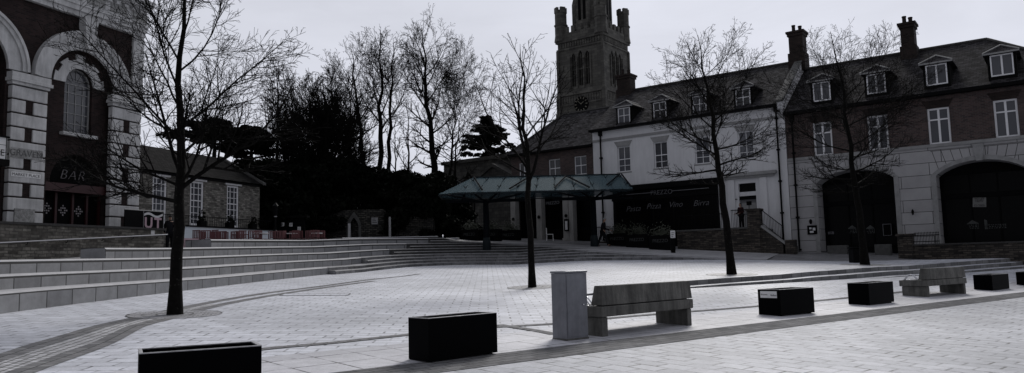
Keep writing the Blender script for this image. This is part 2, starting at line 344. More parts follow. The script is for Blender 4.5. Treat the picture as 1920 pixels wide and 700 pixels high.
M['paper']=plain('paper_white',(.70,.70,.70),.7,var=.1)
M['ink']=plain('black_ink',(.01,.01,.01),.7)
M['pink']=plain('pale_pink_print',(.42,.30,.34),.7,var=.1)
M['mural']=plain('pale_blue_mural',(.62,.68,.73),.8,var=.06,scale=1)
M['skin']=plain('skin',(.28,.17,.12),.6,var=.05)
M['cloth']=plain('black_cloth',(.008,.008,.010),.9,var=.3,spec=.1)
M['clothr']=plain('dark_red_cloth',(.022,.006,.007),.9,var=.3,spec=.1)
M['hair']=plain('dark_hair',(.02,.016,.013),.7)
M['cap']=plain('pale_cap',(.30,.30,.31),.8)
M['green']=plain('green_sticker',(.05,.13,.09),.7)
M['lamp']=plain('lamp_glass',(.4,.4,.42),.3)
M['coping2']=plain('worn_coping',(.07,.07,.068),.85,var=.3,scale=5,bump=.3)
M['colst']=plain('pale_column_stone',(.25,.245,.235),.85,var=.15,scale=2,dirt=.2)
M['towerd']=plain('church_core',(.02,.019,.017),.95,var=.3)
M['clockm']=plain('gilt_clock_marks',(.14,.13,.10),.6)
M['leadroof']=plain('grey_lead_roof',(.05,.05,.052),.5,var=.1)
M['steelr']=plain('dull_steel_rail',(.40,.40,.42),.4,metal=.5,var=.1)
M['cott']=blocks('cottage_stone',(.24,.23,.205),(.03,.028,.025),(.10,.094,.084),.27,.10,.018,'wall',AL,rough=.95,var=.5,nscale=5,bump=.5,distort=.10,bias=-.05)
M['skyl']=plain('dark_blue_paint',(.05,.055,.07),.8,var=.3)
M['signw']=plain('sign_white',(.26,.26,.27),.7,var=.1)
M['trimp']=plain('pale_post_paint',(.24,.24,.245),.7,var=.1)
M['barlet']=plain('bar_letter_paint',(.26,.24,.25),.5,var=.3)
M['slatec']=blocks('cottage_tiles',(.016,.015,.015),(.004,.004,.004),(.002,.002,.002),.2,.18,.014,'uv',spec=.05,rough=.95,var=.4,nscale=2,bump=.6)
M['faint']=plain('faint_print',(.045,.048,.047),.7,var=.5,scale=6)
M['nave']=blocks('dark_aisle_stone',(.045,.043,.038),(.018,.017,.015),(.01,.01,.009),.5,.3,.02,'wall',AR,rough=.95,var=.6,nscale=1.2,bump=.3)
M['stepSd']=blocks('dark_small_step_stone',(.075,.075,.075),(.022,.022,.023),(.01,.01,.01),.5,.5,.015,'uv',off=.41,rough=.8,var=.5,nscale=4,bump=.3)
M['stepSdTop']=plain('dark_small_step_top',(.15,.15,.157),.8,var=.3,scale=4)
M['engr']=plain('engraved_letters',(.10,.10,.098),.9,var=.5,scale=9)
M['doorp']=plain('grey_door_paint',(.12,.122,.13),.6,var=.1)
SKYBACK=.45; SKYV=6.7; SUNE=2.4; EXPO=0.0
# ================================================================ GROUND
def lerp(a,b,t): return a+(b-a)*t
# plaza in front of the low steps
mb=MB(); qs=[-40+i*1.0 for i in range(0,101)]
def rows(mb,A,B,nr,fz,pw=1.0):
    n=len(A); g=[]
    for r in range(nr+1):
        t=(r/nr)**pw; row=[]
        for i in range(n):
            x=lerp(A[i][0],B[i][0],t); y=lerp(A[i][1],B[i][1],t); row.append(Vector((x,y,fz(x,y))))
        g.append(row)
    b=len(mb.v)
    for row in g: mb.v+=row
    for r in range(nr):
        for i in range(n-1):
            mb.f.append((b+r*n+i,b+r*n+i+1,b+(r+1)*n+i+1,b+(r+1)*n+i)); mb.uv.append(None); mb.mi.append(0)
lineq=[(LA.x+LD.x*q/LD.x*1.0, LA.y+LD.y*q/LD.x) for q in [x-LA.x for x in [-15+i*.6 for i in range(0,90)]]]
bot=[(lerp(-60,70,i/(len(lineq)-1)),-15) for i in range(len(lineq))]
_b0=hit(900,678); _b1=hit(1900,555); _bd=(Vector(_b1[:2])-Vector(_b0[:2])).normalized()
bline=[]
for i in range(len(lineq)):
    s_=lerp(-45,50,i/(len(lineq)-1)); p_=Vector(_b0[:2])+_bd*s_; bline.append((p_.x,p_.y))
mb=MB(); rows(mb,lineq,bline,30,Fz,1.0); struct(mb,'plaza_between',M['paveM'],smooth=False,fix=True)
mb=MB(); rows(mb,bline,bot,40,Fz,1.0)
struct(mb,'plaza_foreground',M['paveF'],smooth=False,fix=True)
# low steps between the two levels + middle plaza
PROF=[(0,0),(0,1),(.42,1),(.42,2),(.84,2),(.84,3),(1.26,3),(1.26,9)]
def profpts(u,k):
    out=[]
    for x,y in lineq:
        px,py=x+LN.x*u,y+LN.y*u; f=Fz(px,py) if k==0 else (max(Mz(px,py),Fz(px,py)) if k>=3 else max(Fz(px,py),Mz(px,py)-.15*(3-k)))
        out.append(Vector((px,py,f)))
    return out
mb=MB(); P=[profpts(u,k) for u,k in PROF]; cum=0
for a,b,ri in [(P[i],P[i+1],i%2==0) for i in range(len(P)-1)]:
    for i in range(len(a)-1):
        u0=i*.7; u1=u0+.7
        if ri: mb.face([a[i],a[i+1],b[i+1],b[i]],[(u0,.02),(u1,.02),(u1,.16),(u0,.16)],0)
        else: mb.face([a[i],a[i+1],b[i+1],b[i]],[(u0,0),(u1,0),(u1,.4),(u0,.4)],1)
struct(mb,'low_plaza_steps',[M['kerb'],M['paveM']],fix=False)
A=[(x+LN.x*1.26,y+LN.y*1.26) for x,y in lineq]
# match each line point to a point on the terrace-foot curve
i0=min(range(len(CC)),key=lambda i:(CC[i]-Vector((-10.8,13.0))).length); N_=len(lineq)
Cx=[CC[int(round(lerp(i0,len(CC)-1,i/(N_-1))))] for i in range(N_)]
# denser columns
def dens(a,k):
    o=[]
    for i in range(len(a)-1):
        for j in range(k): o.append((lerp(a[i][0],a[i+1][0],j/k),lerp(a[i][1],a[i+1][1],j/k)))
    o.append(tuple(a[-1])[:2]); return o
def Gs(x,y): return max(Mz(x,y),Fz(x,y)) if ((x-LA.x)*LN.x+(y-LA.y)*LN.y)>1.2 else Fz(x,y)
fine=[]; f0=[i for i in range(i0,len(CC))]
Cf=[CC[i] for i in f0]; Af=[]
for k in range(len(f0)):
    t=k/(len(f0)-1)*(N_-1); j=min(int(t),N_-2); Af.append((lerp(A[j][0],A[j+1][0],t-j),lerp(A[j][1],A[j+1][1],t-j)))
mb=MB(); rows(mb,Af,[(p.x,p.y) for p in Cf],60,lambda x,y:max(Mz(x,y),Fz(x,y)))
struct(mb,'plaza_middle',M['paveM'],smooth=False)
# left filler between foreground line and the terrace foot south of i0
mb=MB(); rows(mb,[(-60,12),(-30,12),(-15.2,10.3)],[(-60,-15),(-30,-15),(-15,-15)],6,Fz)
# ---------------------------------------------------------------- terrace steps
def g0(i): return G(CC[i].x,CC[i].y) if CC[i].y>5 else Fz(CC[i].x,CC[i].y)
def r1(i):
    y=CC[i].y if CC[i].x<-8 else 40
    return lerp(.45,.33,sstep(15,27,y))
def ring(name,i_a,i_b,d0,d1,zt,mats,vis=0,clip=True):
    """solid step following the curve, from offset d0 to d1, top height zt(i)"""
    mb=MB(); u=0; prev=None
    for i in range(i_a,i_b+1):
        c=CC[i]; n=CN[i]; f=c+n*d0; b=c+n*d1; z=zt(i)
        cz_=lambda q: UP(q.x,q.y)+.006+3*(1-sstep(-8,-3,q.x))
        if clip: zf=min(z,cz_(f)); zb=min(z,cz_(b))
        else: zf=zb=z
        base=g0(i)-.3
        ch=.045; fn=f+n*ch
        cur=(Vector((f.x,f.y,zf-ch)),Vector((b.x,b.y,zb)),Vector((f.x,f.y,base)),Vector((b.x,b.y,base)),CS[i],Vector((fn.x,fn.y,zf)))
        if prev:
            a=prev; s0,s1=a[4],cur[4]
            mb.face([a[2],cur[2],cur[0],a[0]],[(s0,-.75),(s1,-.75),(s1,0.02),(s0,.02)],0)
            mb.face([a[0],cur[0],cur[5],a[5]],None,1); mb.face([a[5],cur[5],cur[1],a[1]],None,1)
            mb.face([a[1],cur[1],cur[3],a[3]],[(s0,.02),(s1,.02),(s1,-.75),(s0,-.75)],0)
        else: mb.face([cur[2],cur[0],cur[5],cur[1],cur[3]],[(0,-.7),(0,-.05),(.04,0),(d1-d0,0),(d1-d0,-.7)],0)
        prev=cur
    mb.face([prev[2],prev[0],prev[5],prev[1],prev[3]],[(0,-.7),(0,-.05),(.04,0),(d1-d0,0),(d1-d0,-.7)],0)
    mb.hasuv=True
    return struct(mb,name,mats,fix=False)
H=[lambda i,k=k: g0(i)+r1(i)+.335*k for k in range(5)]
iend=idx_near(1445,488)
ends=[idx_near(p,500) for p in (615,680,725,764,800)]
starts=[0,0,0,idx_near(165,500),idx_near(404,480)]
# the start columns of the upper rings are offset outwards: shift the index so that the visible end lands at the right column
def idx_off(px,d):
    r=ray(px,500); a=r.x/r.y; return min((i for i in range(len(CC)) if CC[i].y>8),key=lambda i:abs((CC[i]+CN[i]*d).x/(CC[i]+CN[i]*d).y-a))
starts[3]=idx_off(200,2.4); starts[4]=idx_off(395,3.2)
TR=.8
for k in range(5):
    w=TR+ (.02 if k<4 else .35)
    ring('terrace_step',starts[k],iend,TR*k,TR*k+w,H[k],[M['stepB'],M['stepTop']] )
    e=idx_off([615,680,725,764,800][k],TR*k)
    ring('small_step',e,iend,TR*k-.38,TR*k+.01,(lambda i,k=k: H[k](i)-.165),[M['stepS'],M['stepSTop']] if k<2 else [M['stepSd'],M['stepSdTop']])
# thin cladding so the right-hand part of each big riser reads as dark as the small ones
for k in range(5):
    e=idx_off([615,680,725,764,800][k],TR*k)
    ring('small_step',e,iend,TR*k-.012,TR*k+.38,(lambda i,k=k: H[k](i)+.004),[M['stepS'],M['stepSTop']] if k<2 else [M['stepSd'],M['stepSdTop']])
ring('terrace_bench_block',idx_off(645,4.6),idx_off(828,4.6),4.6,5.7,lambda i:Uz(0,(CC[i]+CN[i]*4.6).y)+.36,[M['stepB'],M['stepTop']],clip=False)
# ---------------------------------------------------------------- upper ground
def zup(i,d):
    p=CC[i]+CN[i]*d; z=UP(p.x,p.y)
    if p.x<-8 and p.y<36: z-=.36*(1-sstep(24,36,p.y))*sstep(-8,-11,p.x) if False else .36*(1-sstep(24,36,p.y))*min(1,(-8-p.x)/3)
    if False:
        pass
    if d<3.45 and p.x<-2: z=min(z,H[3](i)-.03)
    j=sstep(10.5,13,CC[i].x)
    if j>0: z=lerp(z,lerp(G(CC[i].x,CC[i].y)+.0,z,sstep(0,3,d)),j)
    return z-.012*(1-j)
mb=MB(); ds=[2.4,2.8,3.2,3.6,4.2,5,6,7.5,9,12,16,22,30,45,70,110,200,500]
grid=[]
for i in range(len(CC)):
    j=sstep(10.5,13,CC[i].x); row=[]
    for d in ds:
        dd=lerp(d,(d-2.4)*(1 if d>20 else 1.05),j)
        p=CC[i]+CN[i]*dd; row.append(Vector((p.x,p.y,zup(i,dd))))
    grid.append(row)
for i in range(len(grid)-1):
    for k in range(len(ds)-1): mb.face([grid[i][k],grid[i+1][k],grid[i+1][k+1],grid[i][k+1]])
struct(mb,'upper_pavement',M['pavP'],smooth=False)
# ---------------------------------------------------------------- paving bands (flat strips 6 mm above the plaza)
def strip(name,pts,w,mat,dz=.006,w2=None):
    c=catmull(pts,.35); mb=MB(); u=0; prev=None
    for i,p in enumerate(c):
        a=c[max(0,i-1)]; b=c[min(len(c)-1,i+1)]; t=(b-a).normalized(); n=Vector((-t.y,t.x)); ww=w if w2 is None else lerp(w,w2,i/(len(c)-1))
        row=[]
        for k in (-1,-.33,.33,1):
            q=p+n*(ww/2*k); row.append((Vector((q.x,q.y,G(q.x,q.y)+dz)),ww/2*k))
        if prev:
            L_=(p-c[i-1]).length
            for k in range(3): mb.face([prev[k][0],row[k][0],row[k+1][0],prev[k+1][0]],[(u,prev[k][1]),(u+L_,row[k][1]),(u+L_,row[k+1][1]),(u,prev[k+1][1])])
            u+=L_
        prev=row
    return struct(mb,name,mat,fix=False)
def H2(l): return [tuple(hit(*p)[:2]) for p in l]
oa=H2([(2,671),(64,650),(128,631),(195,611),(257,597),(300,587),(400,566.5),(500,550),(600,537.5),(700,524),(786,514)])
oc=H2([(36,700),(80,684),(128,668),(195,643),(257,612),(300,601),(400,575),(500,556),(600,541),(700,527.5)])
def ext(p,q,d): v=(Vector(p)-Vector(q)).normalized()*d; return (p[0]+v.x,p[1]+v.y)
oa=[ext(oa[0],oa[2],6)]+oa; oc=[ext(oc[0],oc[2],6)]+oc
strip('dark_paving_arc',oa,.36,M['bandU'],w2=.26); strip('dark_paving_arc',oc,.36,M['bandU'],.007,w2=.26)
mid=[((a[0]+b[0])/2,(a[1]+b[1])/2) for a,b in zip(oa,oc)]
strip('sett_paving_arc',mid[:8],.62,M['sett'],.004,.4)
row0=Vector((-1.42,9.03))*.5+Vector((16.1,24.2))*.5; rd=Vector((.735,.68)).normalized()
b0=hit(900,678); b1=hit(1900,555)
bd=(Vector(b1[:2])-Vector(b0[:2])).normalized()
strip('dark_paving_band',[tuple(Vector(b0[:2])+bd*s) for s in (-12,-6,0,6,12,18,24,36)],.75,M['band'],.006)
bn=Vector((-bd.y,bd.x)) 
strip('square_slab_strip',[tuple(Vector(b0[:2])+bn*1.22+bd*s) for s in (-12,-6,0,6,12,18,24,36)],1.66,M['slab'],.004)
strip('dark_paving_arc',H2([(300,688),(480,657),(620,644),(760,629),(900,616),(1050,607),(1180,594),(1430,574),(1700,547)]),.2,M['bandU'],.010)
strip('dark_paving_arc',H2([(935,610),(1000,620),(1040,628)]),.2,M['bandU'],.012)
# manhole-like tree grates
def cover(px,py,w,d,rz,label):
    c=hit(px,py); rt=empty('access_cover',(c.x,c.y,c.z),label,'access cover'); fr=Fr((c.x,c.y),(math.cos(rz),math.sin(rz)),(-math.sin(rz),math.cos(rz)))
    def flat(mb,a,b,e,f,dz): mb.face([Vector((*fr.pt(x,0,y)[:2],G(*fr.pt(x,0,y)[:2])+dz)) for x,y in ((a,e),(b,e),(b,f),(a,f))])
    mb=MB(); flat(mb,-w/2,w/2,-d/2,d/2,.009); mb.build('inlay',M['paveM'],rt,fix=False)
    for a,b,e,f in ((-w/2,w/2,-d/2,-d/2+.03),(-w/2,w/2,d/2-.03,d/2),(-w/2,-w/2+.03,-d/2+.03,d/2-.03),(w/2-.03,w/2,-d/2+.03,d/2-.03)):
        mb=MB(); flat(mb,a,b,e,f,.014); mb.build('frame_edge',M['coping'],rt,fix=False)
cover(592,553,1.9,.7,.1,'flat rectangular access cover in the paving before the left end of the small steps')
cover(420,690,.6,.45,ROWA,'small square access cover in the slabs just right of the nearest planter') if False else None
# ================================================================ STREET FURNITURE
def planter(near,left,right,zt,label,sticker=False,top=False):
    """near/left/right: pixel columns+rows of three bottom corners"""
    n=hit(*near); l=hit(*left); r=hit(*right)
    if top:
        q_=lambda x,y: .29+zt+.01
        n=hit(*near,q_); l=hit(*left,q_); r=hit(*right,q_)
        for w_ in (n,l,r): w_.z=.29
    dx=Vector((r.x-n.x,r.y-n.y)).normalized(); Lx=max(1.0,Vector((r.x-n.x,r.y-n.y)).length)
    if top: dx=Vector((.89,.456)).normalized(); Lx=1.02; l=n+Vector((-dx.y*.48,dx.x*.48,0))
    dy=Vector((-dx.y,dx.x)); W=max(.30 if top else .42,min(.55,Vector((l.x-n.x,l.y-n.y)).length))
    fr=Fr((n.x,n.y),dx,dy); zb=min(n.z,l.z,r.z)-.004
    root=empty('street_planter',(n.x,n.y,zb),label,'planter','black metal planters along the paving band')
    mb=MB(); t=.035
    z0=zb+.03; z1=zb+zt
    mb.box(fr,0,Lx,z0,z1,0,t); mb.box(fr,0,Lx,z0,z1,W-t,W); mb.box(fr,0,t,z0,z1,t,W-t); mb.box(fr,Lx-t,Lx,z0,z1,t,W-t)
    mb.build('box',M['planter'],root)
    mb=MB(); e=.002
    for a in [(-e,Lx+e,-e,.03),(-e,Lx+e,W-.03,W+e),(-e,.03,.03,W-.03),(Lx-.03,Lx+e,.03,W-.03)]: mb.box(fr,a[0],a[1],z1+.001,z1+.010,a[2],a[3])
    mb.build('rim',M['planterrim'],root,bevel=.003)
    mb=MB()
    for q in [(.05,.05),(Lx-.12,.05),(.05,W-.12),(Lx-.12,W-.12)]: mb.box(fr,q[0],q[0]+.07,zb-.03,z0,q[1],q[1]+.07)
    mb.build('foot',M['black'],root)
    mb=MB(); mb.box(fr,t,Lx-t,z1-.3,z1-.14,t,W-t); mb.build('soil',M['soil'],root)
    if sticker:
        mb=MB(); f2=Fr((n.x,n.y),dy,-dx)   # label plate on the short left face
        mb.box(f2,W*.14,W*.88,z1-.17,z1-.03,.001,.006); st=mb.build('label_plate',M['paper'],root)
        rt=Vector((-dy.x,-dy.y,0)); c=f2.pt(W*.28,z1-.115,.008)
        text('lettering','Ballam',.055,c,rt,(0,0,1),M['ink'],st,.001)
        c=f2.pt(W*.70,z1-.10,.008); text('lettering','Britannia',.045,c,rt,(0,0,1),M['ink'],st,.001)
    return root
M['planterrim']=plain('worn_planter_rim',(.30,.30,.31),.45,var=.4,scale=12)
planter((261,662),(245,653),(479,642),.56,'nearest black metal planter box, cut off by the bottom edge at left',top=True)
planter((804,682),(765,676),(933,664),.56,'empty black metal planter box left of the grey steel cabinet')
planter((1465,594),(1424,590),(1528,588),.56,'black metal planter box with a white label plate near its top edge',True)
planter((1631,573.5),(1590,571),(1677,568),.55,'black metal planter box just left of the far concrete bench')
planter((1862,546),(1826,543),(1893,542),.52,'black metal planter box just right of the far concrete bench')
planter((1934,537),(1912,534),(1966,532),.50,'black metal planter box cut off by the right edge of the photo')
# cabinet
n=hit(1063.5,640); fr=Fr((n.x,n.y),bd,(-bd.y,bd.x)); zb=n.z-.004
root=empty('utility_cabinet',(n.x,n.y,zb),'tall grey galvanised steel street cabinet at the left end of the near concrete bench','cabinet')
mb=MB(); mb.box(fr,0,.47,zb,zb+1.05,0,.33); mb.build('body',M['cabinet'],root,bevel=.006)
mb=MB(); mb.box(fr,-.012,.482,zb+1.052,zb+1.085,-.012,.342); mb.build('top',M['cabinet'],root,bevel=.008)
mb=MB(); mb.box(fr,.02,.45,zb+.06,zb+1.02,-.006,-.001); mb.build('door',M['cabinet'],root,bevel=.002)
mb=MB(); mb.box(fr,-.005,.475,zb-.03,zb+.035,-.009,.335); mb.build('plinth',M['conc'],root)
mb=MB(); mb.tube([fr.pt(.37,zb+.55,-.006),fr.pt(.37,zb+.55,-.02)],.012,8); mb.build('lock',M['steel'],root)
# benches
def bench(pl,pn,pr,pf,label,full):
    """pl left-rear bottom, pn near corner, pr right end; rest from scale"""
    n=hit(*pn); r=hit(*pr); dx=Vector((r.x-n.x,r.y-n.y)); Lx=dx.length+.05; dx.normalize(); dy=Vector((-dx.y,dx.x)); fr=Fr((n.x,n.y),dx,dy); zb=min(n.z,r.z)-.01
    D=.74
    root=empty('concrete_bench',(n.x,n.y,zb),label,'bench','concrete benches along the paving band')
    for a,b,dd in ((0.02,.17,0),(Lx-.15,Lx-.01,0)):
        mb=MB(); mb.prism(fr,[(a,zb-.03),(b,zb-.03),(b,zb+.325),(a,zb+.325)],.03,D); mb.build('leg',M['conc'],root,bevel=.012)
    mb=MB(); mb.box(fr,-.02,Lx+.02,zb+.33,zb+.50,0,D+.05); mb.build('seat',M['conc'],root,bevel=.014)
    mb=MB(); s0=.02
    # tapered back beam
    a0,a1=s0,Lx+.01
    q=[(a0,zb+.515),(a1,zb+.515),(a1-.05,zb+.80),(a0+.06,zb+.80)]
    base=len(mb.v)
    lo0=.01;lo1=.26;hi0=.03;hi1=.20
    pts=[fr.pt(a0,zb+.515,lo0),fr.pt(a1,zb+.515,lo0),fr.pt(a1,zb+.515,lo1),fr.pt(a0,zb+.515,lo1),fr.pt(a0+.03,zb+.835,hi0),fr.pt(a1-.03,zb+.835,hi0),fr.pt(a1-.03,zb+.835,hi1),fr.pt(a0+.03,zb+.835,hi1)]
    mb.v+=pts
    for f in [(3,2,1,0),(4,5,6,7),(0,1,5,4),(1,2,6,5),(2,3,7,6),(3,0,4,7)]: mb.f.append(f); mb.uv.append(None); mb.mi.append(0)
    mb.build('backrest',M['conc'],root,bevel=.012)
    mb=MB(); mb.box(fr,.1,Lx-.1,zb+.495,zb+.52,.06,.2); mb.build('back_support',M['black'],root)
    mb=MB()
    for k in (0.0,):
        arc=[fr.pt(.05,zb+.49+.17*math.sin(math.pi*j/14),.29+.40*(j/14)) for j in range(15)]
        mb.tube(arc,.012,8)
        arc=[fr.pt(.13,zb+.49+.17*math.sin(math.pi*j/14),.29+.40*(j/14)) for j in range(15)]; mb.tube(arc,.012,8)
    mb.box(fr,.04,.14,zb+.503,zb+.509,.28,.70)
    mb.build('armrest',M['steel'],root,smooth=True)
    return root
bench((1105,632),(1131,633),(1298,611),None,'near weathered concrete bench beside the grey steel cabinet',True)
bench((1690,556),(1741,558),(1813,551.5),None,'far weathered concrete bench between two black planters',True)
# tree grates and round pits
GR={}
def grate(px,py,r,label):
    c=hit(px,py); root=empty('tree_grate',(c.x,c.y,c.z),label,'tree grate','round tree grates in the plaza')
    mb=MB()
    def ann(r0,r1,z,mi=0,n=40,a0=0,a1=2*math.pi):
        for k in range(n):
            a=a0+(a1-a0)*k/n; b=a0+(a1-a0)*(k+1)/n
            P=[(r0,a),(r1,a),(r1,b),(r0,b)]
            mb.face([Vector((c.x+q*math.cos(w),c.y+q*math.sin(w),G(c.x+q*math.cos(w),c.y+q*math.sin(w))+z)) for q,w in P],mi=mi)
    ann(.2,r,.008); mb.build('pit_surface',M['sett2'],root,fix=False)
    mb=MB(); ann(r-.025,r,.014,a0=.3,a1=4.6); ann(.34,.37,.014); ann(.62,.635,.014,a0=2,a1=5.8); mb.build('ring',M['grate'],root,fix=False)
    return c
M['sett2']=blocks('grate_setts',(.30,.30,.32),(.15,.15,.16),(.06,.06,.06),.16,.16,.018,'floor',.3,rough=.6,var=.3,joints=.9)
# ================================================================ BUILDINGS
def arcpts(ct,cz,rt,rz,n=20,a0=0,a1=math.pi): return [(ct+rt*math.cos(a0+(a1-a0)*k/n),cz+rz*math.sin(a0+(a1-a0)*k/n)) for k in range(n+1)]
def rect(t0,t1,z0,z1): return [(t0,z0),(t1,z0),(t1,z1),(t0,z1)]
def window(fr,root,tc,w,z0,z1,v,cols,rowz,mat='trim',pane='pane',fw=.07,bw=.035,sill=True,name='window',outer=.0):
    """frame with bars at recess v, a pane behind, a sill; rowz: list of bar heights (fractions)"""
    a,b=tc-w/2,tc+w/2
    mb=MB(); mb.box(fr,a,a+fw,z0,z1,v-.05,v+.02); mb.box(fr,b-fw,b,z0,z1,v-.05,v+.02); mb.box(fr,a+fw,b-fw,z0,z0+fw,v-.05,v+.02); mb.box(fr,a+fw,b-fw,z1-fw,z1,v-.05,v+.02)
    for c in cols:
        q=lerp(a,b,c[0] if isinstance(c,tuple) else c); h=(c[1] if isinstance(c,tuple) else bw)/2
        mb.box(fr,q-h,q+h,z0+fw,z1-fw,v-.045,v+.010)
    for c in rowz:
        q=lerp(z0,z1,c[0] if isinstance(c,tuple) else c); h=(c[1] if isinstance(c,tuple) else bw)/2
        mb.box(fr,a+fw,b-fw,q-h,q+h,v-.043,v+.013)
    o=mb.build(name,M[mat],root)
    mb=MB(); mb.box(fr,a+.02,b-.02,z0+.02,z1-.02,v-.035,v-.025); mb.build('pane',M[pane],o)
    if sill:
        mb=MB(); mb.box(fr,a-.08,b+.08,z0-.10,z0-.003,v-.02,.07); mb.build('sill',M['trimd'],o)
    return o
def slope(mb,p,uvs=None,mi=0):
    """quad with metric uv (for slates): p0->p1 along eaves"""
    e=(p[1]-p[0]).normalized(); n=(p[1]-p[0]).cross(p[-1]-p[0]).normalized(); f=n.cross(e)
    mb.face(p,[((q-p[0]).dot(e),(q-p[0]).dot(f)) for q in p],mi)
def dormer(fr,root,tc,w,z0,z1,ve,zr,vr,v=-.25,slate='slate',cheek='slated',cols=((.5,.06),),rowz=(),pane='pane'):
    """dormer standing on the roof slope from eaves (ve, z at v=0) to ridge (zr at vr)"""
    d=empty('dormer',(0,0,0),None,None); d.parent=root; d.location=fr.pt(tc,z0,v)-root.location
    bpy.context.view_layer.update()
    a,b=tc-w/2-.12,tc+w/2+.12; back=lambda z: ve+(z-zr[0])/(zr[1]-zr[0])*(vr-ve)
    zt=z1+.12; vb=back(zt)
    mb=MB()
    for x0,x1 in ((a,a+.1),(b-.1,b)):
        mb.v+=[fr.pt(x,z,vv) for x in (x0,x1) for z,vv in ((z0-.35,v),(zt,v),(zt,vb-.3),(z0-.35,back(z0-.35)-.3))]
        k=len(mb.v)-8
        for f in [(0,1,2,3),(7,6,5,4),(0,4,5,1),(1,5,6,2),(2,6,7,3),(3,7,4,0)]: mb.f.append(tuple(k+i for i in f)); mb.uv.append(None); mb.mi.append(0)
    mb.box(fr,a+.1,b-.1,z0-.35,z0-.02,v-.06,v-.002); mb.box(fr,a+.1,b-.1,z1+.01,zt,v-.08,v-.002)
    def bld(mb,name,mat,**k): return mb.build(name,mat,d,**k)
    bld(mb,'cheek',M[cheek])
    # hipped little roof with overhang
    o=.16; zp=zt+.42; mb=MB(); tm=(a+b)/2; vf=v+.16
    A=fr.pt(a-o,zt-.02,vf); B_=fr.pt(b+o,zt-.02,vf); C=fr.pt(tm,zp,vf-.55); D=fr.pt(tm,zp,back(zp)-.2); E_=fr.pt(a-o,zt-.02,back(zt-.02)-.2); F_=fr.pt(b+o,zt-.02,back(zt-.02)-.2)
    slope(mb,[A,B_,C]); slope(mb,[B_,F_,D,C]); slope(mb,[E_,A,C,D])
    u=Vector((0,0,-.07)); mb.face([A+u,B_+u,F_+u,E_+u]); mb.face([A,A+u,B_+u,B_]); mb.face([B_,B_+u,F_+u,F_]); mb.face([A,E_,E_+u,A+u])
    bld(mb,'roof',M[slate],fix=False)
    mb=MB(); mb.box(fr,a-o,b+o,zt-.10,zt-.022,vf,vf+.03)
    for P_,Q_ in ((A,C),(B_,C),(C,D)): mb.tube([P_+Vector((0,0,.02)),Q_+Vector((0,0,.02))],.035,5)
    bld(mb,'gutter',M['trimd'])
    # window: frame and pane directly under the dormer
    mb=MB(); A0,B0=tc-w/2,tc+w/2; fw=.06
    mb.box(fr,A0,A0+fw,z0,z1,v-.05,v+.02); mb.box(fr,B0-fw,B0,z0,z1,v-.05,v+.02); mb.box(fr,A0+fw,B0-fw,z0,z0+fw,v-.05,v+.02); mb.box(fr,A0+fw,B0-fw,z1-fw,z1,v-.05,v+.02)
    for c,h in cols: q=lerp(A0,B0,c); mb.box(fr,q-h/2,q+h/2,z0+fw,z1-fw,v-.045,v+.01)
    for c,h in rowz: q=lerp(z0,z1,c); mb.box(fr,A0+fw,B0-fw,q-h/2,q+h/2,v-.043,v+.013)
    bld(mb,'window_frame',M['trim'])
    mb=MB(); mb.box(fr,A0+.02,B0-.02,z0+.02,z1-.02,v-.035,v-.025); bld(mb,'pane',M[pane])
    return d
def chimney(fr,px0,px1,ptop,pbase,v,root,mat='brickD',pots=2):
    t0,_=fr.inv(px0,pbase,v); t1,_=fr.inv(px1,pbase,v); tm=(t0+t1)/2; _,zt=fr.inv((px0+px1)/2,ptop,v); _,zb=fr.inv((px0+px1)/2,pbase,v)
    w=abs(t1-t0)*.80; a,b=tm-w/2,tm+w/2; d=.42
    mb=MB(); mb.box(fr,a,b,zb-.8,zt-.45,v-d,v+d); mb.box(fr,a-.08,b+.08,zb-.8,zb+.35,v-d-.08,v+d+.08); mb.box(fr,a-.07,b+.07,zt-.45,zt-.28,v-d-.07,v+d+.07); mb.box(fr,a-.13,b+.13,zt-.279,zt-.15,v-d-.13,v+d+.13)
    o=mb.build('chimney',M[mat],root)
    for i in range(pots):
        q=lerp(a,b,(i+.6)/(pots+.2)); c=fr.pt(q,0,v); h=.34 if i else .22
        mb=MB(); mb.lathe((c.x,c.y),[(.13,zt-.15),(.11,zt-.1),(.105,zt+h-.1),(.125,zt+h-.06),(.12,zt+h)],12); mb.build('chimney_pot',M[mat],o,smooth=False)
    return o
def pipe(fr,t,z0,z1,v,root,mat='black'):
    mb=MB(); mb.tube([fr.pt(t,z0,v),fr.pt(t,z1,v)],.055,8)
    for k in range(int((z1-z0)/1.8)+1): mb.box(fr,t-.09,t+.09,z0+k*1.8,z0+k*1.8+.09,v-.09,v+.07)
    mb.box(fr,t-.11,t+.11,z1-.3,z1,v-.1,v+.1)
    return mb.build('downpipe',M[mat],root)
def shell(fr,t0,t1,z0,z1,v1,v0,mat,root,name='side_wall'):
    """side and back walls behind a front panel"""
    mb=MB(); mb.box(fr,t0,t0+.3,z0,z1,v0,v1); mb.box(fr,t1-.3,t1,z0,z1,v0,v1); mb.box(fr,t0+.3,t1-.3,z0,z1,v0,v0+.3); return mb.build(name,M[mat],root)
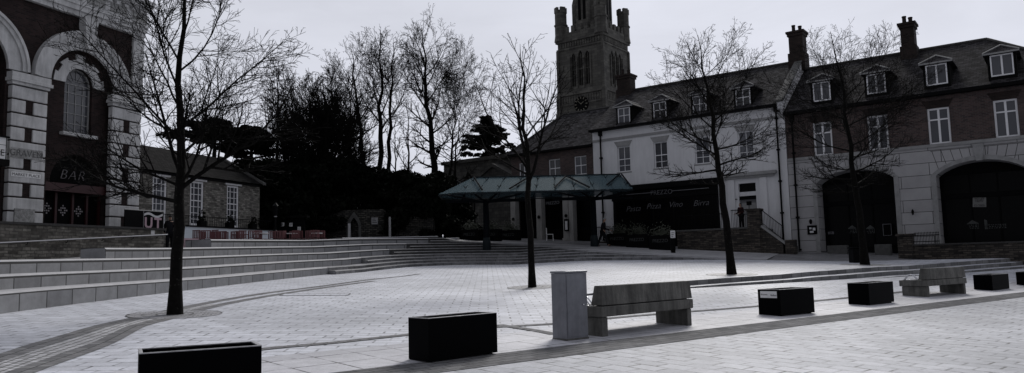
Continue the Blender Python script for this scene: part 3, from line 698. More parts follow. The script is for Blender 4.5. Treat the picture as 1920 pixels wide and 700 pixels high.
# ---------------- brick building at the right
T0,T1=-.02,-14.0; ZE=9.72; ZS=7.02
root=empty('brick_building',R.pt(-7,1.2),'red brick building over rusticated stone arches with slate roof and four dormers at far right','building')
wc=[-1.98,-4.78,-7.63,-10.5,-13.3]
arch=[(-3.45,1.93,5.55,6.15),(-9.25,1.93,5.45,6.10)]
def segarch(c,h,zs,zt,zb): # segmental head
    pts=[(c+h,zb),(c+h,zs)]
    for k in range(1,16):
        x=h*math.cos(math.pi*k/16); pts.append((c+x, zs+(zt-zs)*(1-(x/h)**2)**.8))
    return pts+[(c-h,zs),(c-h,zb)]
mb=MB(); mb.wall(R,rect(T1,T0,ZS,ZE),[rect(c-.5,c+.5,7.06,8.95) for c in wc],0,.22); mb.build('brick_wall',M['brickR'],root)
mb=MB(); mb.wall(R,rect(T1,T0,.4,ZS-.003),[segarch(c,h,a,b,.9+(.55 if c>-5 else .0)) for c,h,a,b in arch],.05,1.1); mb.build('stone_wall',M['ashR'],root)
mb=MB(); mb.box(R,T1,T0,ZS-.10,ZS+.06,.0,.11); mb.build('string_course',M['trimd'],root)
for c,h,a,b in arch:
    mb=MB()
    outer=segarch(c,h+.22,a+.03,b+.22,1.0); inner=segarch(c,h,a,b,1.0)
    for i in range(len(outer)-1):
        A,B_,C_,D_=outer[i],outer[i+1],inner[i+1],inner[i]
        mb.prism(R,[A,B_,C_,D_],.052,.10)
    ar=mb.build('arch_surround',M['trimd'],root)
    mb=MB(); mb.prism(R,[(c-.14,b-.05),(c+.14,b-.05),(c+.24,b+.78),(c-.24,b+.78)],.052,.17); mb.build('keystone',M['trimd'],ar)
    # voussoir joints
    mb=MB()
    for k in range(-5,6):
        if k==0: continue
        x=c+k*.36; dz=(1-(abs(x-c)/h)**2)**.8*(b-a)+a+.24 if abs(x-c)<h else a+.24
        mb.prism(R,[(x-.012,dz),(x+.012,dz),(x+.012+.09*k/2,ZS-.3),(x-.012+.09*k/2,ZS-.3)],.051,.056)
    mb.prism(R,[(c-2.1,ZS-.30),(c+2.1,ZS-.30),(c+2.1,ZS-.275),(c-2.1,ZS-.275)],.051,.056)
    mb.build('joint',M['coping'],ar)
    # shopfront set back in the arch
    fv=-1.06; sf=MB(); sf.box(R,c-h-.05,c+h+.05,.5,6.4,fv-.3,fv); so=sf.build('shopfront',M['black'],root)
    g=MB(); z=2.0 if c>-5 else 1.7
    for a0 in (-1.75,-.55,.65): g.box(R,c+a0,c+a0+1.1,z,4.3,fv+.001,fv+.012)
    g.box(R,c-1.75,c+1.75,4.55,5.5,fv+.001,fv+.012); g.build('pane',M['paned'],so)
    fm=MB()
    for a0 in (-1.82,-.62,.58,1.76): fm.box(R,c+a0,c+a0+.07,z-.3,5.55,fv+.013,fv+.06)
    fm.box(R,c-1.82,c+1.83,4.32,4.52,fv+.061,fv+.12); fm.build('mullion',M['black'],so)
for i,c in enumerate(wc): window(R,root,c,.98,7.08,8.93,-.12,[(.5,.10)],[(.68,.07)],fw=.09)
mb=MB()
for c in wc: mb.prism(R,[(c-.52,8.96),(c+.52,8.96),(c+.72,9.32),(c-.72,9.32)],.001,.02)
mb.build('brick_lintel',M['brickD'],root)
shell(R,T1,T0,.4,ZE,-.001,-9.3,'brickD',root)
zr=13.12; vr=-4.6
mb=MB(); e=.30
slope(mb,[R.pt(T1-.3,ZE-.02,e),R.pt(T0,ZE-.02,e),R.pt(T0,zr,vr),R.pt(-9.7,zr,vr)])
slope(mb,[R.pt(T0,ZE-.02,-9.5),R.pt(T1-.3,ZE-.02,-9.5),R.pt(-9.7,zr,vr),R.pt(T0,zr,vr)])
slope(mb,[R.pt(T1-.3,ZE-.02,-9.5),R.pt(T1-.3,ZE-.02,e),R.pt(-9.7,zr,vr)])
ro=mb.build('roof',M['slated'],root,fix=False)
mb=MB(); mb.tube([R.pt(T0-.05,zr+.02,vr),R.pt(-9.7,zr+.02,vr)],.10,6); mb.tube([R.pt(-9.7,zr+.02,vr),R.pt(T1-.3,ZE+.02,e)],.09,6); mb.build('ridge_tiles',M['coping'],ro)
mb=MB(); mb.box(R,T1-.3,T0,ZE-.20,ZE-.025,.012,.40); mb.build('gutter',M['black'],root)
for c,wd in ((-2.08,.92),(-4.86,.92),(-7.70,.96),(-10.52,.96)): dormer(R,root,c,wd,10.12,11.18,.3,(ZE,zr),vr,v=-.05,slate='slated',cols=((.5,.08),))
chimney(R,1690,1722,40,100,-4.3,root)
pipe(R,-.42,1.9,ZE-.2,.17,root)
# building plaque: notice board with lantern
tb,zz=R.inv(1523,431,.1)
nb=empty('notice_board',R.pt(tb,zz-.4,.06),'small framed notice board with a lamp on the pier left of the dark archway','notice board')
mb=MB(); mb.box(R,tb-.26,tb+.26,zz-.26,zz+.24,.055,.12); mb.build('case',M['black'],nb,bevel=.01)
for k,(dx,dz,w,h) in enumerate([(-.1,.03,.14,.15),(.09,.08,.12,.1),(.03,-.12,.2,.11)]):
    mb=MB(); mb.box(R,tb+dx-w/2,tb+dx+w/2,zz+dz-h/2,zz+dz+h/2,.121,.124); mb.build('paper_sheet',M['letter'],nb)
mb=MB(); c=R.pt(tb+.03,0,.2); mb.lathe((c.x,c.y),[(.03,zz+.3),(.07,zz+.36),(.09,zz+.5),(.03,zz+.58)],10); mb.box(R,tb+.01,tb+.05,zz+.42,zz+.45,.055,.18); mb.build('lantern',M['black'],nb)
tb,zz=R.inv(1712,398,.1)
wl=empty('wall_lamp',R.pt(tb,zz-.3,.06),'small dark lantern on the stone pier between the two archways','lamp')
mb=MB(); c=R.pt(tb,0,.2); mb.lathe((c.x,c.y),[(.02,zz-.16),(.05,zz-.08),(.065,zz+.06),(.02,zz+.14)],10); mb.box(R,tb-.02,tb+.02,zz-.01,zz+.02,.055,.18); mb.build('lantern',M['black'],wl)
# posters and stickers in the arches
def poster(name,px,py,w,h,lines,label,cat,mat='letter',fv=-1.0,tilt=0,ink='ink',size=.1,fr=R,sgn=-1,group=None):
    t,z=fr.inv(px,py,fv); r=Vector((fr.d.x,fr.d.y,0))*sgn; up=Vector((0,0,1)); r2=(r*math.cos(tilt)+up*math.sin(tilt)); u2=(up*math.cos(tilt)-r*math.sin(tilt)); n=Vector((fr.n.x,fr.n.y,0))
    c=fr.pt(t,z,fv); root=empty(name,c,label,cat,group); mb=MB()
    q=[c+r2*a*w/2+u2*b*h/2 for a,b in ((-1,-1),(1,-1),(1,1),(-1,1))]
    mb.v+=[p+n*.006 for p in q]+[p-n*.006 for p in q]
    for f in [(0,1,2,3),(7,6,5,4),(0,4,5,1),(1,5,6,2),(2,6,7,3),(3,7,4,0)]: mb.f.append(f); mb.uv.append(None); mb.mi.append(0)
    mb.build('board',M[mat],root)
    for i,l in enumerate(lines):
        o=(len(lines)-1)/2-i
        text('lettering',l,size if not isinstance(size,(list,tuple)) else size[i],c+u2*o*(h/len(lines))*.92+n*.009,r2,u2,M[ink],root,.001,offset=.003)
    return root
M['poster']=plain('aged_poster',(.16,.16,.155),.8,var=.15)
poster('paper_poster',1836.5,379.5,.58,.48,['TO LET','NOW','','CLOSED'],'tilted pale paper poster inside the right-hand archway','poster','poster',tilt=-.06,size=.13)
poster('window_sign',1663.5,431,.42,.62,[],'thin pale framed sign at the right edge of the left archway','sign','letterd',-.6)
t,z=R.inv(1663.5,431,-.59); w=[o for o in bpy.data.objects if o.name.startswith('window_sign')][0]
mb=MB(); mb.box(R,t-.18,t+.18,z-.28,z+.28,-.59,-.585); mb.build('panel',M['dark'],w)
poster('window_sticker',1558,437,.32,.14,['cafe'],'small pale sticker low on the glass of the left archway door','sticker','letterd',ink='dark')
poster('window_sticker',1562,452,.60,.18,[],'green strip low on the glass of the left archway door','sticker','greend')  if False else None
for px,py,w_,lb in ((1598,430,.42,'faint left-hand window print on the left archway glass'),(1632,430,.42,'faint right-hand window print on the left archway glass, behind the tree'),(1824,421,.5,'faint small gabled window print low on the right archway glass'),(1866,420,.9,'larger faint window print low on the right archway glass, beside the gabled one')):
    t,z=R.inv(px,py,-.98); rn=random.Random(px); mb=MB()
    mb.prism(R,[(t-w_/2,z+.02),(t+w_/2,z+.02),(t+w_/2,z+.05),(t,z+.22),(t-w_/2,z+.05)][::1],-.985,-.98) if w_<.6 else mb.prism(R,[(t+w_/2,z-.25),(t+w_/2-.12,z-.25),(t+w_/2-.12,z+.18),(t+w_/2,z+.25)],-.985,-.98)
    for r_ in range(3):
        x=t-w_/2
        while x<t+w_/2-.1:
            q=rn.uniform(.03,.09); mb.box(R,x,x+q,z-.06-.08*r_,z-.02-.08*r_,-.985,-.98); x+=q+rn.uniform(.03,.06)
    tag(mb.build('window_print',M['faint'],None),lb,'window print')
# planter troughs by the arch
for px,py,w,lb in ((1570,464,1.0,'low pale stone trough in the left archway'),(1655,462,.75,'low pale stone trough at the foot of the pier between archways')):
    t,z=R.inv(px,py,.5); mb=MB(); mb.box(R,t-w/2,t+w/2,z-.5,z+.10,.15,.6); o=mb.build('stone_trough',M['coping2'],None,bevel=.02); tag(o,lb,'trough')
# low rubble wall with fence at right
v=2.3; t0,_=R.inv(1690,470,v); t1=-15
w=empty('rubble_wall',R.pt((t0+t1)/2,.8,v),'low dark rubble wall with stone coping in front of the right-hand archway','wall')
_,zc=R.inv(1760,457,v)
mb=MB(); mb.box(R,t1,t0,.3,zc-.07,v-.2,v+.2); mb.build('wall',M['rubbleR'],w)
mb=MB(); mb.box(R,t1,t0,zc-.069,zc,v-.26,v+.26); mb.build('coping',M['coping'],w)
mb=MB(); mb.box(R,t0-.55,t0+.1,.3,zc+.42,v-.27,v+.27); mb.box(R,t0-.62,t0+.17,zc+.421,zc+.52,v-.33,v+.33); mb.build('pier',M['rubbleR'],w)
ta,_=R.inv(1693,440,v); tb,_=R.inv(1761,440,v)
f=empty('iron_railing',R.pt(ta-.6,zc,v),'short black iron railing with pointed bars on the low wall by the archway','railing')
mb=MB(); mb.box(R,tb,t0-.56,zc+.10,zc+.14,v-.02,v+.02); mb.box(R,tb,t0-.56,zc+.40,zc+.44,v-.02,v+.02); mb.build('rail',M['black'],f)
mb=MB(); n=17
for k in range(n):
    t=lerp(tb+.03,t0-.62,k/(n-1)); c=R.pt(t,0,v); mb.tube([R.pt(t,zc,v),R.pt(t,zc+.52,v),R.pt(t,zc+.6,v)],[.012,.012,.002],4)
    mb.lathe((c.x,c.y),[(.01,zc+.5),(.028,zc+.53),(.01,zc+.56)],5)
mb.build('bar',M['black'],f)
# ---------------- white building
W0,W1=0.0,12.6; ZW=10.28; zr=13.72; vr=-4.7
root=empty('white_building',R.pt(6,2.2),'pale rendered building with dark restaurant front, slate roof and four dormers','building')
ww=[10.33,7.73,5.0,2.3]
dr=(1.86,2.88,3.2,5.9)
mb=MB(); mb.wall(R,rect(W0,W1,1.0,ZW),[rect(c-.46,c+.46,7.3,8.96) for c in ww]+[rect(dr[0],dr[1],dr[2],dr[3])],.06,.25); mb.build('rendered_wall',M['white_wall'],root)
for c in ww:
    window(R,root,c,.92,7.3,8.96,-.08,[(.5,.03)],[(.5,.05),.25,.75][:2],fw=.06,bw=.03)
mb=MB()
for c in ww: mb.prism(R,[(c-.46,8.98),(c+.46,8.98),(c+.66,9.30),(c-.66,9.30)],.061,.10)
mb.build('lintel',M['trimd'],root)
mb=MB(); mb.box(R,W0+.02,W1-.02,9.45,9.60,.061,.12); mb.box(R,W0+.02,W1-.02,9.44,9.452,.061,.11) if False else None; mb.build('string_course',M['trimd'],root)
mb=MB(); mb.box(R,.6,3.9,6.32,6.50,.061,.30); mb.box(R,.75,3.75,6.18,6.318,.061,.2); do=mb.build('entablature',M['trimd'],root)
mb=MB(); mb.box(R,1.2,1.62,3.2,6.17,.061,.14); mb.box(R,3.1,3.5,3.2,6.17,.061,.14); mb.build('pilaster',M['white_wall'],do)
mb=MB(); mb.box(R,dr[0],dr[1],3.2,5.2,-.18,-.14); d=mb.build('door',M['doorp'] if 'doorp' in M else M['trimd'],root)
mb=MB()
for a in (0.1,.56):
    for z0,z1 in ((3.35,4.05),(4.15,4.75)): mb.box(R,dr[0]+a,dr[0]+a+.36,z0,z1,-.139,-.12)
mb.build('door_panel',M['trimd'],d)
mb=MB(); mb.box(R,dr[0]+.35,dr[0]+.65,4.62,4.85,-.119,-.11); mb.build('nameplate',M['black'],d)
mb=MB(); mb.box(R,dr[0],dr[1],5.16,5.40,-.15,.0); mb.build('door_transom',M['white_wall'],d)
mb=MB(); mb.box(R,dr[0],dr[1],4.96,5.15,-.139,-.04); mb.box(R,dr[1]+.1,dr[1]+.5,4.98,5.02,.065,.12); mb.build('door_head',M['black'],d)
mb=MB(); mb.box(R,dr[0],dr[1],5.41,5.9,-.2,-.17); mb.build('fanlight',M['paned'],d)
shell(R,W0,W1,1.0,ZW,.059,-9.4,'white_wall',root)
mb=MB()
slope(mb,[R.pt(W0+.3,ZW,.30),R.pt(W1+.1,ZW,.30),R.pt(W1+.1,zr,vr),R.pt(W0+.3,zr,vr)][::1]); slope(mb,[R.pt(W1+.1,ZW,-9.7),R.pt(W0+.3,ZW,-9.7),R.pt(W0+.3,zr,vr),R.pt(W1+.1,zr,vr)])
ro=mb.build('roof',M['slate'],root,fix=False)
for p in ro.data.polygons: pass
mb=MB(); mb.tube([R.pt(W0,zr+.02,vr),R.pt(W1+.1,zr+.02,vr)],.10,6); mb.build('ridge_tiles',M['coping'],ro)
# gable parapet on the right end and gable walls
def fslope(fr,t0,t1,pts): # polygon in (v,z) extruded along t
    mb=MB(); n=len(pts); mb.v+=[fr.pt(t0,z,v) for v,z in pts]+[fr.pt(t1,z,v) for v,z in pts]
    tr=tessellate_polygon([[Vector((a,b,0)) for a,b in pts]])
    for x in tr: mb.f+= [tuple(x),tuple(n+i for i in x)]
    for i in range(n): mb.f.append((i,(i+1)%n,n+(i+1)%n,n+i))
    mb.uv=[None]*len(mb.f); mb.mi=[0]*len(mb.f); return mb
fslope(R,-.02,.32,[(.25,ZW-.35),(.32,ZW+.12),(vr,zr+.28),(-9.8,ZW+.1),(-9.8,ZW-.35)]).build('gable_parapet',M['white_wall'],root)
fslope(R,-.08,.38,[(.40,ZW+.05),(.40,ZW+.17),(vr,zr+.38),(-9.9,ZW+.2),(-9.9,ZW+.12),(vr,zr+.29)]).build('coping',M['coping2'],root)
fslope(R,W1-.3,W1,[(0,ZW-.02),(vr,zr-.06),(-9.3,ZW-.02)]).build('gable_wall',M['white_wall'],root)
mb=MB(); mb.box(R,W0+.33,W1+.1,ZW-.16,ZW-.01,.062,.42); mb.build('gutter',M['black'],root)
for i,c in enumerate((10.27,7.72,5.07,2.36)): dormer(R,root,c,.88,10.48,11.52,.3,(ZW,zr),vr,v=-.1,slate='slate',cols=((.5,.035),),rowz=((.5,.035),))
chimney(R,1481,1514,56,112,-4.5,root); chimney(R,1160,1190,138,178,-4.6,root)
pipe(R,11.95,2.9,ZW-.16,.17,root); pipe(R,.42,2.2,ZW-.16,.17,root)
# restaurant front
sf=MB(); sf.box(R,4.1,11.15,2.0,6.02,.061,.22); sf.box(R,4.0,11.25,6.021,6.35,.061,.45); sf.box(R,4.05,11.2,5.4,5.62,.221,.30); so=sf.build('restaurant_front',M['black'],root)
g=MB()
for k in range(5): a=4.35+k*1.34; g.box(R,a,a+1.22,3.35,5.3,.221,.228)
g.build('pane',M['paned'],so)
rr=(-R.d.x,-R.d.y,0)
text('shop_name','PREZZO',.40,R.pt(R.inv(1240,361,.33)[0],R.inv(1240,361,.33)[1],.33),rr,(0,0,1),M['letterd'],so,.01,offset=-.006)
mb=MB()
a,z=R.inv(1161,368.5,.33); b,_=R.inv(1222,363,.33); mb.box(R,b,a,5.76,5.80,.31,.325); a,_=R.inv(1260,360,.33); b,_=R.inv(1329,354,.33); mb.box(R,b,a,5.76,5.80,.31,.325); mb.build('light_strip',M['letterd'],so)
for s,px,py in (('Pasta',1187,392),('Pizza',1225,387),('Vino',1266,384),('Birra',1314,381)):
    t,z=R.inv(px,py,.25); text('window_script',s,.50,R.pt(t,z,.25),rr,(.0,0,1),M['letterd'],so,.004,shear=.35,offset=-.006)
# raised terrace wall, steps and railings before the door
v=1.9; t0,_=R.inv(1430,440,v); t1,_=R.inv(1272,440,v); _,zc=R.inv(1350,428.5,v)
w=empty('terrace_wall',R.pt((t0+t1)/2,1.8,v),'dark rubble wall carrying the raised entrance terrace of the pale building','wall')
mb=MB(); mb.box(R,t0,t1,1.0,zc-.09,v-.2,v+.2); mb.build('wall',M['rubbleR'],w)
mb=MB(); mb.box(R,t0,t1,zc-.089,zc,v-.25,v+.25); mb.build('coping',M['coping2'],w)
mb=MB(); mb.box(R,t0,4.2,1.0,zc-.1,.0,v-.2); mb.build('terrace_floor',M['pavP'],w)
tp,zp=R.inv(1415,400,v); 
mb=MB(); mb.box(R,tp-.32,tp+.32,1.0,zp+.12,v-.3,v+.3); mb.box(R,tp-.38,tp+.38,zp+.121,zp+.24,v-.36,v+.36); mb.build('gate_pier',M['rubbleR'],w)
te,ze=R.inv(1470,458,v)
mb=MB(); mb.prism(R,[(te,1.0),(t0,1.0),(t0,zc-.06),(te,ze)],v-.18,v+.18); mb.build('sloping_wall',M['rubbleR'],w)
mb=MB(); mb.prism(R,[(te-.1,ze-.02),(t0,zc-.058),(t0,zc+.06),(te-.1,ze+.10)],v-.22,v+.22); mb.build('sloping_coping',M['trimd'],w)
mb=MB(); mb.box(R,te-.62,te-.12,1.0,ze+.22,v-.25,v+.2); mb.build('end_pier',M['rubbleR'],w)
mb=MB()
for k in range(9): mb.box(R,te+k*.3-.3,te+k*.3+.001,1.0,ze-.1+(zc-ze)*k/9,.1,v-.25)
mb.build('stair',M['pavP'],w)
f=empty('stair_railing',R.pt((te+t0)/2,ze,v),'black iron railing sloping down beside the entrance steps','railing')
mb=MB(); L_=[R.pt(te,ze+.95,v),R.pt(t0,zc+.9,v)]; mb.tube(L_,.025,6); mb.tube([p-Vector((0,0,.72)) for p in L_],.018,6); mb.build('rail',M['black'],f)
mb=MB()
for k in range(15):
    q=k/14; t=lerp(te,t0,q); z=lerp(ze,zc,q); mb.tube([R.pt(t,z+.1,v),R.pt(t,z+.93,v)],.011,4)
mb.build('bar',M['black'],f)
f=empty('terrace_railing',R.pt(3,zc,v),'black iron railing with upright bars in front of the raised entrance door','railing')
mb=MB(); t2,_=R.inv(1372,430,v); mb.box(R,tp+.33,t2,zc+.95,zc+.99,v-.02,v+.02); mb.build('rail',M['black'],f)
mb=MB()
for k in range(12): t=lerp(tp+.36,t2-.02,k/11); mb.tube([R.pt(t,zc-.02,v),R.pt(t,zc+1.02,v)],.013,4)
mb.build('bar',M['black'],f)
f=empty('terrace_railing',R.pt(7,zc,v),'long dark iron railing on the terrace wall before the restaurant windows','railing')
mb=MB(); mb.box(R,t2+.3,t1,zc+.80,zc+.84,v-.02,v+.02); mb.build('rail',M['black'],f)
mb=MB()
for k in range(36): t=lerp(t2+.32,t1-.02,k/35); mb.tube([R.pt(t,zc-.02,v),R.pt(t,zc+.9,v)],.012,4)
mb.build('bar',M['black'],f)
f=empty('low_railing',R.pt(11.9,2.8,.6),'short iron railing against the pale wall at the left end of the restaurant front','railing')
mb=MB(); mb.box(R,11.25,12.4,3.75,3.79,.6,.64); mb.build('rail',M['black'],f)
mb=MB()
for k in range(12): t=11.27+k*.1; mb.tube([R.pt(t,2.6,.62),R.pt(t,3.85,.62)],.012,4)
mb.build('bar',M['black'],f)
mb=MB(); mb.box(R,11.2,12.45,2.0,2.85,.45,.8); tag(mb.build('rubble_plinth',M['rubbleR'],None),'low rubble plinth under the short railing by the canopy post','wall')
# ---------------- link building
K0,K1=12.62,19.45; ZK=9.35
root=empty('link_building',R.pt(16,2.9),'brick building with stone ground-floor columns behind the glass canopy','building')
kw=[(18.37,.8),(15.75,.95),(13.66,.95)]
mb=MB(); mb.wall(R,rect(K0,K1,6.9,ZK),[rect(c-w/2,c+w/2,7.42,8.68) for c,w in kw],0,.2); mb.build('brick_wall',M['brickR'],root)
for c,w in kw: window(R,root,c,w,7.42,8.68,-.1,[(.5,.035)],[(.5,.05)],fw=.055)
mb=MB(); mb.box(R,K0,K1,6.3,6.898,-.3,.12); fa=mb.build('fascia',M['black'],root)
t,z=R.inv(1036,381,.15); text('shop_name','PREZZO',.30,R.pt(t,z,.15),rr,(0,0,1),M['letterd'],fa,.01)
mb=MB(); mb.box(R,K0,K1,2.0,6.299,-.9,-.6); gf=mb.build('ground_floor_front',M['black'],root)
mb=MB()
for a,b in ((12.9,14.2),(15.3,16.6),(17.5,18.0),(18.1,18.9)): mb.box(R,a,b,3.9,6.0,-.599,-.59)
mb.build('pane',M['paned'],gf)
for a,b in ((959,968),(1007,1017),(1057,1067),(1068,1076)):
    t0,_=R.inv(b,420,.1); t1,_=R.inv(a,420,.1); mb=MB(); mb.box(R,t0,t1,2.4,6.5 if b<1070 else 6.1,-.3,.18); mb.box(R,t0-.05,t1+.05,2.4,3.2,-.3,.24) if b<1070 else None
    mb.build('column',M['colst'],root)
shell(R,K0,K1,1.5,ZK,-.001,-8.2,'brickD',root)
zk=12.6; vk=-4.0
mb=MB(); h=K1+.2
slope(mb,[R.pt(K0,ZK,.3),R.pt(h,ZK,.3),R.pt(h-2.2,zk,vk),R.pt(K0,zk,vk)]); slope(mb,[R.pt(h,ZK,.3),R.pt(h,ZK,-8.4),R.pt(h-2.2,zk,vk)]); slope(mb,[R.pt(h,ZK,-8.4),R.pt(K0,ZK,-8.4),R.pt(K0,zk,vk),R.pt(h-2.2,zk,vk)])
ro=mb.build('roof',M['slate'],root,fix=False)
mb=MB(); mb.tube([R.pt(h-2.2,zk+.02,vk),R.pt(K0,zk+.02,vk)],.09,6); mb.tube([R.pt(h,ZK+.02,.3),R.pt(h-2.2,zk+.02,vk)],.08,6); mb.build('ridge_tiles',M['coping'],ro)
mb=MB(); mb.box(R,K0,h,ZK-.15,ZK-.01,.005,.38); mb.build('gutter',M['black'],root)
# menu case
t,z=R.inv(1063.5,422,.2); mc=empty('menu_case',R.pt(t,z-.4,.25),'narrow framed menu case with a lamp on a stone column by the restaurant door','menu case')
mb=MB(); mb.box(R,t-.17,t+.17,z-.42,z+.40,.245,.31); mb.build('frame',M['black'],mc); mb=MB(); mb.box(R,t-.09,t+.09,z-.33,z+.26,.311,.315); mb.build('menu',M['letter'],mc)
mb=MB(); c=R.pt(t+.02,0,.3); mb.lathe((c.x,c.y),[(.02,z+.5),(.09,z+.56),(.1,z+.66),(.03,z+.74)],10); mb.build('lamp',M['black'],mc)
# small bracket lamps on columns
for px,py in ((1011,408),(963,412)):
    t,z=R.inv(px,py,.25); mb=MB(); c=R.pt(t,0,.3); mb.lathe((c.x,c.y),[(.02,z-.1),(.1,z-.05),(.1,z+.08),(.02,z+.15)],10); mb.box(R,t-.02,t+.02,z-.01,z+.03,.18,.28); tag(mb.build('wall_lamp',M['black'],None),'small black round lamp on the stone column %s'%('left of the restaurant doorway' if px>1000 else 'nearest the glass canopy\'s left post'),'lamp')
# ---------------- church
cen=ray(1138,300); k=90/cen.y; corner=Vector((cen.x*k,90)); Wt=6.5
TW=Fr(corner,R.d,R.n)            # left face: t from 0 to Wt, right face on t=0 going back
TS=Fr(corner,(-R.n.x,-R.n.y),(-R.d.x,-R.d.y))   # right face: t = depth
root=empty('church_tower',(corner.x,corner.y,3.2),'dark stone church tower with clock, belfry windows, corner turrets and spire base','church')
zy=lambda y,px=1138: TW.inv(px,y)[1]
zs=dict(cor=zy(60),par=zy(39),belt=zy(86),belb=zy(151),st=zy(165),clk=zy(194))
mb=MB()
def lancet(c,w,z0,z1): 
    r=w/2; pts=[(c-r,z0),(c+r,z0),(c+r,z1-w*.9)]
    for q in (.25,.5,.75): pts.append((c+r*(1-q**1.5),z1-w*.9+w*.9*q))
    pts.append((c,z1))
    for q in (.75,.5,.25): pts.append((c-r*(1-q**1.5),z1-w*.9+w*.9*q))
    pts.append((c-r,z1-w*.9)); return pts
for fr in (TW,TS):
    holes=[lancet(Wt/2+d,.62,zs['belb'],zs['belt']+.2*(d==0)) for d in (-1.0,0,1.0)]
    mb.wall(fr,rect(0,Wt,2.0,zs['cor']),holes,0,.5)
mb.box(TW,.4,Wt,2.0,zs['cor'],-Wt,-.45) if False else None
mb.build('tower_wall',M['tower'],root)
mb=MB(); mb.box(TW,.5,Wt-.02,2.0,zs['cor']+.5,-Wt+.02,-.5); mb.build('tower_core',M['towerd'],root)
mb=MB()
for fr in (TW,TS):
    for d in (-1.0,0,1.0):
        c=Wt/2+d; mb.box(fr,c-.04,c+.04,zs['belb'],zs['belt']-.2,-.3,-.15); mb.box(fr,c-.3,c+.3,(zs['belb']+zs['belt'])/2-.05,(zs['belb']+zs['belt'])/2+.05,-.3,-.16)
    for d in (-1.5,-.5,.5,1.5):
        c=Wt/2+d; mb.box(fr,c-.09,c+.09,zs['belb']-.3,zs['belt']-.6,.001,.16)
mb.build('belfry_tracery',M['tower'],root)
mb=MB()
for z,o,hh in ((zs['cor'],.22,.35),(zs['cor']-1.05,.12,.2),(zs['st'],.2,.3),(zs['st']-1.3,.1,.18),(zy(215),.25,.3)):
    mb.box(TW,-o,Wt+o,z-hh/2,z+hh/2,-Wt-o,o)
mb.build('string_course',M['tower'],root)
mb=MB() # quatrefoil friezes as small studs
for fr in (TW,TS):
    for k in range(16):
        c=.5+k*(Wt-1)/15
        mb.box(fr,c-.12,c+.12,zs['cor']-.85,zs['cor']-.25,.001,.10); mb.box(fr,c-.1,c+.1,zs['st']-1.15,zs['st']-.3,.001,.08)
mb.build('frieze',M['tower'],root)
mb=MB() # clasping buttresses
for a,b in ((0,0),(Wt,0),(0,-Wt),(Wt,-Wt)):
    for z0,z1,w in ((2,zy(200),.36),(zy(200),zs['st'],.27),(zs['st'],zs['cor']-1.1,.17)):
        mb.box(TW,a-w if a==0 else a-w*.9,a+w*.9 if a==0 else a+w,z0,z1-.003,b-w*.9,b+w if b==0 else b+w*.9) if True else None
for a,b in ((0,0),(Wt,0),(0,-Wt),(Wt,-Wt)): pass
mb.build('buttress',M['tower'],root)
zp=zs['par']; mb=MB()
for fr in (TW,TS): 
    mb.box(fr,0,Wt,zs['cor']+.18,zp-.35,-.3,.05)
    for k in range(5):
        c=1.35+k*(Wt-2.7)/4; mb.box(fr,c-.25,c+.25,zp-.35,zp+.45,-.28,.03)
BT=Fr(TW.pt(0,0,-Wt)[:2],R.d,R.n); BS=Fr(TW.pt(Wt,0,0)[:2],TS.d,TS.n)
for fr,vv in ((BT,(0,.3)),(BS,(0,-.3))):
    mb.box(fr,.3,Wt-.3,zs['cor']+.18,zp-.35,*vv)
    for k in range(5):
        c=1.35+k*(Wt-2.7)/4; mb.box(fr,c-.25,c+.25,zp-.35,zp+.45,*vv)
mb.build('parapet',M['tower'],root)
zt=zy(-9)
for a,b in ((.35,-.35),(Wt-.35,-.35),(.35,-Wt+.35),(Wt-.35,-Wt+.35)):
    c=TW.pt(a,0,b); near=(a<1 and b>-1); top=zt if not near else zt-.3; mb=MB(); r=.78
    mb.lathe((c.x,c.y),[(r*1.15,zs['cor']+.1),(r,zs['cor']+.9),(r,zp+.7),(r*1.12,zp+.75),(r*1.12,zp+.95),(r*.96,zp+1.0),(r*.96,top-.75),(r,top-.7)],8)
    for k in range(8):
        w=2*math.pi*(k+.5)/8
        if k%2==0:
            q=Fr((c.x,c.y),(-math.sin(w),math.cos(w)),(math.cos(w),math.sin(w))); mb.box(q,-.34,.34,top-.72,top,r*.55,r*.95)
    mb.build('turret',M['tower'],root)
cc=TW.pt(Wt/2,0,-Wt/2); mb=MB(); sr_=2.2
mb.lathe((cc.x,cc.y),[(sr_,zs['cor']+.2),(sr_*.98,zp+.6),(sr_*.88,zp+4.5),(sr_*.62,zp+11),(.12,zp+24)],8); sp_=mb.build('spire',M['tower'],root)
mb=MB()
for k in range(8):
    w=2*math.pi*k/8
    for j in range(12):
        z=zp+.5+j*1.0; rr_=sr_*(.98-.0245*(z-zp)); 
        mb.abox((cc.x+math.cos(w)*rr_,cc.y+math.sin(w)*rr_,z),(.22,.14,.2),w)
mb.build('crocket',M['tower'],sp_)
for k in range(4):
    w=2*math.pi*(k+.5)/4+R.ang()-math.pi/4+math.pi/2; fr=Fr((cc.x+math.cos(w)*2.0,cc.y+math.sin(w)*2.0),(-math.sin(w),math.cos(w)),(math.cos(w),math.sin(w)))
    mb=MB(); mb.prism(fr,[(-.85,zs['cor']+.5),(.85,zs['cor']+.5),(.85,zp+4.0),(0,zp+6.2),(-.85,zp+4.0)],-.3,.45); o=mb.build('spire_light',M['tower'],sp_)
    mb=MB(); mb.prism(fr,lancet(-.35,.42,zp+1.2,zp+4.2),.451,.46); mb.prism(fr,lancet(.35,.42,zp+1.2,zp+4.2),.451,.46); mb.build('opening',M['dark'],o)
